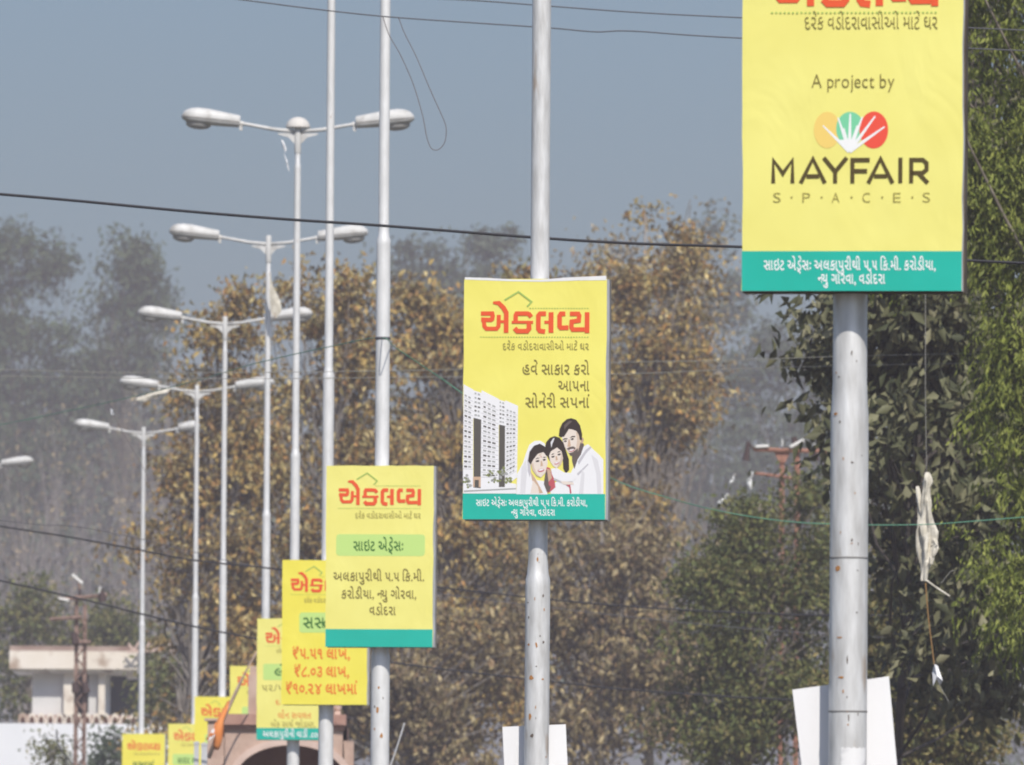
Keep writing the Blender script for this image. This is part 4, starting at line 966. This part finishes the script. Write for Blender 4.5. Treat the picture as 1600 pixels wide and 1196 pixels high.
tree('hazy_tree', 'round topped hazy tree behind the family sign', 14, 740, 720, [(760, 385, 60, 42), (700, 420, 70, 45), (640, 430, 40, 50), (760, 480, 110, 80), (680, 520, 100, 90), (740, 640, 140, 140)], LM['far2'], 240, 46, .66, .50, .4, .8, .7, FARG, r0=.3, fork_z=8)
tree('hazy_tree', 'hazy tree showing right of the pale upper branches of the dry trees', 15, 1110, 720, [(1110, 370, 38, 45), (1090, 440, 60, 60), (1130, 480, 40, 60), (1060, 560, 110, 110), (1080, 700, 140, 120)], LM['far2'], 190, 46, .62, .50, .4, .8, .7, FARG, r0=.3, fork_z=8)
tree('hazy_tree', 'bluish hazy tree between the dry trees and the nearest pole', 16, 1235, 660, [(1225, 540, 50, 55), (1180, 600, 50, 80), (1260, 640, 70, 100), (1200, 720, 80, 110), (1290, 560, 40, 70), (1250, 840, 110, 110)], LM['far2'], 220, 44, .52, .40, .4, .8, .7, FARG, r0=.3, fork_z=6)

# a far wood that reads as one mass
rg = np.random.default_rng(77)
wood_blobs = [(x, 900 + 60 * math.sin(x * .013), 130, 250) for x in range(-300, 2000, 110)] + [(x, 720 + 40 * math.sin(x * .03), 90, 120) for x in range(-250, 420, 60)]
C, dirs = blob_points(rg, wood_blobs, 800, 2600, .8, .5); k = np.repeat(np.arange(2600), 26)
Pw = C[k] + rg.normal(size=(len(k), 3)) * .9; Pw[:, 2] = np.maximum(Pw[:, 2], .4)
tag(leaf_mesh('distant_wood', Pw, rg, .8, .5, .6, .25, dirs[k], None, LM['far2']), 'distant wood closing the view behind all the trees', 'wood', kind='stuff')

# bare grey trees at the left
def bare_tree(lab, seed, x, D, top_y, width, n0=7, leafy=0, mt='twig'):
    rg = random.Random(seed); foot = at(x, 1200, D); foot.z = 0; H = at(x, top_y, D).z; U = D / F
    t = thing('bare_tree', lab, 'tree', foot, 0, 'bare grey trees at the left'); b = MB(); tips = []
    def grow(p, d, L, r, lev):
        q = p + d * L * .5 + Vector((rg.gauss(0, .05), rg.gauss(0, .05), 0)) * L; e = q + (d + Vector((rg.gauss(0, .12), rg.gauss(0, .12), .05))).normalized() * L * .5
        b.tube([p, q, e], [r, r * .8, r * .62], 6 if lev < 2 else 4, caps=False)
        if lev >= 4: tips.append(e); return
        for k in range(rg.choice((2, 3, 3)) if lev else n0):
            s = p.lerp(e, rg.uniform(.45, 1.0)) if lev else p.lerp(e, rg.uniform(.6, 1.0))
            dd = (d + Vector((rg.gauss(0, .45) , rg.gauss(0, .4), rg.gauss(.05, .2)))).normalized()
            grow(s, dd, L * rg.uniform(.55, .8), max(r * .52, .010), lev + 1)
    grow(Vector((0, 0, 0)), Vector((rg.gauss(0, .05), 0, 1)).normalized(), H * .36, .16, 0)
    m = max(v[2] for v in b.v); k = H / m; wx = max(abs(v[0]) for v in b.v) or 1; kx = width * U / wx
    b.v = [(x_ * kx, y_ * kx, z_ * k) for x_, y_, z_ in b.v]; b.build('trunk', M[mt], t, True)
    if leafy:
        g = np.random.default_rng(seed); T = np.array([[v.x * kx, v.y * kx, v.z * k] for v in tips]); kk = g.integers(0, len(T), leafy)
        leaf_mesh('crown', T[kk] + g.normal(size=(leafy, 3)) * .45, g, .22, .4, .7, .25, None, t, LM['drybrown'])
BT = [(20, 480, 640, 110), (90, 500, 610, 120), (150, 470, 680, 110), (205, 490, 600, 100), (250, 460, 560, 100), (60, 440, 700, 120), (180, 430, 740, 100), (300, 480, 590, 90)]
BL = ['bare grey twiggy tree nearest the left edge', 'bare grey tree tallest of those left of the dry leaved trees, under the scrap', 'bare twiggy tree just left of the farthest lamp pole', 'bare grey tree behind the last whole lamp', 'bare tree reaching up beside the dry golden leaves', 'low bare thicket tree behind the green string', 'low bare tree above the building roof', 'bare tree mostly hidden behind the dry golden tree']
for k, ((x, D, ty, wd), lb) in enumerate(zip(BT, BL)): bare_tree(lb, 200 + k, x, D, ty, wd, leafy=160)

# dry golden trees
GG = 'dry golden leaved trees behind the signs'
gold = dict(leaf=LM['gold'], clump_r=.29, size=.178, aspect=.46, droop=.9, depth=.85, group=GG, trunk='bark_pale', shell=.5, fold=.45, inner=80, gaps=.36)
tree('dry_leaved_tree', 'dry golden leaved tree with its leftmost sprays under the lamps', 21, 300, 272, [(372, 470, 26, 30), (330, 520, 30, 30), (395, 530, 60, 60), (330, 640, 75, 80), (300, 760, 55, 90), (400, 700, 90, 110), (340, 880, 100, 120), (280, 950, 55, 90), (390, 1020, 90, 130), (300, 1120, 90, 90), (255, 560, 18, 14), (226, 830, 14, 20), (205, 870, 12, 14)], nclump=330, per=52, nlimb=220, fork_z=4.0, **gold)
tree('dry_leaved_tree', 'dry golden leaved tree between the dome capped lamp and the address sign', 22, 520, 262, [(490, 420, 34, 40), (470, 500, 60, 60), (540, 470, 40, 60), (560, 570, 75, 90), (480, 640, 90, 100), (570, 720, 90, 110), (480, 840, 110, 120), (560, 960, 110, 130), (450, 1060, 100, 110), (590, 1120, 90, 90)], nclump=340, per=52, nlimb=230, fork_z=4.2, **gold)
tree('dry_leaved_tree', 'dry golden leaved tree behind the left half of the family sign', 23, 690, 268, [(645, 455, 30, 36), (690, 480, 50, 60), (650, 540, 50, 70), (740, 560, 80, 90), (680, 660, 90, 110), (760, 700, 80, 120), (690, 830, 100, 120), (780, 880, 110, 120), (700, 1000, 110, 120), (780, 1100, 110, 110), (820, 430, 26, 24)], nclump=350, per=52, nlimb=230, fork_z=4.2, **gold)
tree('dry_leaved_tree', 'tallest dry leaved tree, its thin top rising right of the family sign', 24, 1010, 275, [(1015, 345, 16, 30), (1084, 330, 12, 26), (1050, 385, 40, 46), (925, 355, 24, 16), (985, 395, 26, 30), (985, 450, 60, 50), (1075, 450, 40, 60), (905, 470, 44, 50), (1020, 550, 100, 100), (930, 630, 90, 110), (1060, 650, 70, 110), (980, 770, 110, 120), (1095, 560, 30, 60)], nclump=330, per=44, nlimb=150, fork_z=4.2, **dict(gold, gaps=.42, inner=50))
gold['leaf'] = LM['goldgreen']
tree('dry_leaved_tree', 'dull olive dry tree low behind the second pole from the right', 25, 930, 258, [(900, 860, 100, 110), (1000, 880, 90, 110), (940, 1000, 120, 110), (1040, 1060, 90, 110), (900, 1120, 110, 90), (840, 960, 70, 110)], nclump=300, per=52, nlimb=130, fork_z=3.5, **gold)
tree('dry_leaved_tree', 'dull olive dry tree low between the address sign and the stone gate', 26, 640, 256, [(560, 1080, 90, 90), (650, 1060, 100, 110), (700, 1150, 100, 80), (620, 960, 70, 80), (480, 1120, 90, 90), (760, 1040, 60, 80)], nclump=270, per=52, nlimb=110, fork_z=3.2, **gold)
gold.update(leaf=LM['drybrown'], size=.16, clump_r=.5, inner=0)
tree('dry_leaved_tree', 'sparse brown twiggy tree behind the upper right of the family sign', 27, 1060, 300, [(960, 410, 60, 60), (1080, 400, 60, 70), (1100, 500, 50, 90), (1000, 480, 90, 90), (1060, 620, 90, 120), (880, 480, 60, 60)], nclump=210, per=16, nlimb=80, fork_z=6, twig=.014, **gold)

# middle green trees low at the right
tree('bushy_tree', 'mid green bushy tree in front of the right power pole', 31, 1170, 200, [(1150, 860, 60, 70), (1200, 820, 50, 40), (1120, 920, 70, 70), (1260, 800, 40, 70), (1180, 960, 110, 100), (1100, 1040, 80, 90), (1230, 1060, 100, 110), (1130, 1140, 110, 90), (1280, 900, 40, 90)], LM['mid'], 420, 60, .24, .115, .5, .5, .9, 'green trees low at the right', nlimb=60, fork_z=1.8, inner=90, gaps=.34)
tree('bushy_tree', 'green and brown bushy tree right of the nearest pole, below the torn kite', 32, 1400, 165, [(1380, 940, 50, 60), (1400, 860, 40, 50), (1400, 1020, 70, 80), (1450, 1080, 90, 90), (1350, 1100, 80, 90), (1500, 1140, 90, 70), (1420, 1170, 120, 60)], LM['midbrown'], 360, 52, .22, .10, .5, .5, .8, 'green trees low at the right', nlimb=60, fork_z=1.5, inner=80, gaps=.15)

# broad leaved dark tree behind the nearest sign, and the fresh green one at the right edge
tree('broad_leaved_tree', 'dark broad leaved tree behind the nearest pole, black in its depths', 41, 1420, 128, [(1320, 485, 60, 36, -3), (1290, 545, 40, 50, -2), (1420, 480, 110, 60, -3), (1400, 560, 110, 70, -2), (1500, 560, 110, 110, -2), (1320, 640, 45, 60, 2), (1420, 720, 100, 110, 5), (1530, 760, 100, 140, 5), (1450, 840, 90, 110, 6), (1560, 960, 90, 140, 6), (1500, 1060, 110, 120, 6), (1330, 720, 26, 45, 3), (1620, 700, 80, 200, 4), (1390, 330, 110, 110, 2), (1400, 150, 120, 130, 5), (1520, 330, 120, 120, 3), (1540, 120, 130, 150, 6), (1620, 480, 100, 130, 2), (1400, -60, 150, 120, 7), (1600, -60, 150, 140, 7), (1400, 640, 40, 26, -4), (1445, 690, 40, 22, -4.5), (1380, 790, 30, 26, -4), (1480, 850, 34, 30, -4.5), (1530, 640, 40, 40, -4), (1560, 730, 36, 40, -4.5), (1470, 1010, 40, 36, -4.5), (1390, 720, 26, 22, -4.5), (1500, 760, 36, 26, -5), (1530, 930, 36, 40, -5), (1440, 920, 26, 26, -4)], LM['dark'], 1350, 25, .25, .18, .46, .8, 1.0, None, trunk='bark_dark', r0=.10, nlimb=80, fork_z=3.0, flat=.8, gaps=.12)  # upper blobs added unseen behind the sign to shade the lower crown
def neem(lab, seed, foot_x, D, blobs, nfr, per):
    rg = np.random.default_rng(seed); foot = at(foot_x, 1200, D); foot.z = 0
    t = thing('neem_tree', lab, 'tree', foot)
    C, dirs = blob_points(rg, blobs, D, nfr, .8, .45); C -= np.array(foot)
    off = Vector((seed, 3.1, 0)); nz = np.array([mnoise.noise(Vector(c) * 1.1 + off) + .6 * mnoise.noise(Vector(c) * 2.6 + off) for c in C])
    k = np.repeat(np.arange(nfr), per); k = k[(nz > np.quantile(nz, .16))[k]]; P0 = C[k] + rg.normal(size=(len(k), 3)) * .15
    d = rnd_unit(rg, len(k)) * 1.0 + dirs[k] * .6 + np.array([0, 0, -.45]); d /= np.linalg.norm(d, axis=1)[:, None]
    nl = 11; s = np.cross(d, rnd_unit(rg, len(k))); s /= np.linalg.norm(s, axis=1)[:, None]; L = rg.uniform(.16, .28, len(k))
    pts = []
    for j in range(nl):
        f = (j // 2 + .5) / (nl / 2); sd = 1 if j % 2 else -1
        pts.append(P0 + d * (L * f)[:, None] + s * sd * (.030 if j < nl - 1 else 0) + np.array([0, 0, -.03]) * f * f)
    P = np.concatenate(pts)
    leaf_mesh('crown', P, rg, .075, .34, .9, .2, np.tile(d, (nl, 1)), t, LM['neem'], .65)
    b = MB(); sel = rg.choice(nfr, 34, replace=False); limbs(b, rg, (0, 0, 0), (0, 0, 3.2), C[sel], .22); b.build('trunk', M['bark'], t, True)
neem('fresh green fine leaved tree filling the right edge', 51, 1780, 112, [(1560, 60, 60, 90), (1600, 180, 80, 110), (1540, 330, 40, 70), (1570, 300, 60, 90), (1620, 420, 90, 110), (1545, 430, 30, 50), (1400, 60, 140, 90), (1420, 200, 140, 120), (1450, 330, 110, 110), (1330, 180, 60, 90), (1610, 620, 70, 110), (1580, 560, 40, 60), (1570, 860, 50, 60), (1600, 930, 60, 80), (1590, 760, 40, 70), (1720, 300, 120, 250), (1720, 700, 120, 250), (1850, 400, 140, 250), (1500, -120, 200, 120), (1750, -100, 220, 160)], 560, 11)

# greenery round the small building
SG = 'small green trees and bushes round the building'
tree('small_tree', 'small green tree peeking over the left of the building roof', 61, 45, 362, [(45, 930, 28, 40), (60, 980, 45, 40), (20, 970, 26, 40), (10, 1060, 30, 70), (100, 1000, 30, 30)], LM['mid'], 90, 36, .4, .2, .5, .5, .8, SG, nlimb=30, fork_z=3)
tree('small_tree', 'small green tree behind the right end of the building roof', 62, 170, 362, [(160, 970, 40, 40), (190, 990, 40, 50), (150, 1000, 40, 30), (230, 1060, 40, 80), (180, 1080, 60, 60)], LM['mid'], 100, 36, .4, .2, .5, .5, .8, SG, nlimb=30, fork_z=3)
tree('bush', 'grey green bush before the white wall, left of the far signs', 63, 172, 292, [(170, 1165, 22, 30), (160, 1200, 36, 40), (188, 1160, 12, 20), (200, 1240, 60, 60)], LM['far'], 60, 30, .26, .16, .45, .4, .9, SG, nlimb=26, fork_z=1.0, r0=.06)
tree('bush', 'pale green bush at the foot of the white wall, left of the lattice pole', 64, 80, 296, [(80, 1170, 18, 24), (84, 1200, 28, 30), (90, 1250, 50, 50)], LM['mid'], 46, 30, .26, .14, .45, .4, .9, SG, nlimb=20, fork_z=1.0, r0=.06)
tree('bush', 'dark green bushes showing under the dry tree beside the far poles', 65, 280, 300, [(262, 1068, 28, 44), (295, 1090, 45, 50), (335, 1070, 45, 60), (250, 1110, 24, 24)], LM['mid'], 90, 32, .34, .18, .45, .5, .9, SG, nlimb=26, fork_z=1.5, r0=.1)

# ------------------------------------------------------------------ haze
b = MB(); b.box(-440, 440, -110, 1400, -1.0, 46.0)
hz = bpy.data.materials.new('haze'); hz.use_nodes = True; n = hz.node_tree; n.nodes.clear()
ho = n.nodes.new('ShaderNodeOutputMaterial'); hv = n.nodes.new('ShaderNodeVolumePrincipled')
hv.inputs['Density'].default_value = HAZE_DENSITY; hv.inputs['Color'].default_value = (*HAZE_COLOR, 1); hv.inputs['Anisotropy'].default_value = 0.0
n.links.new(hv.outputs[0], ho.inputs['Volume'])
tag(b.build('haze', hz), 'thin grey winter haze over the whole road', 'haze', kind='stuff')
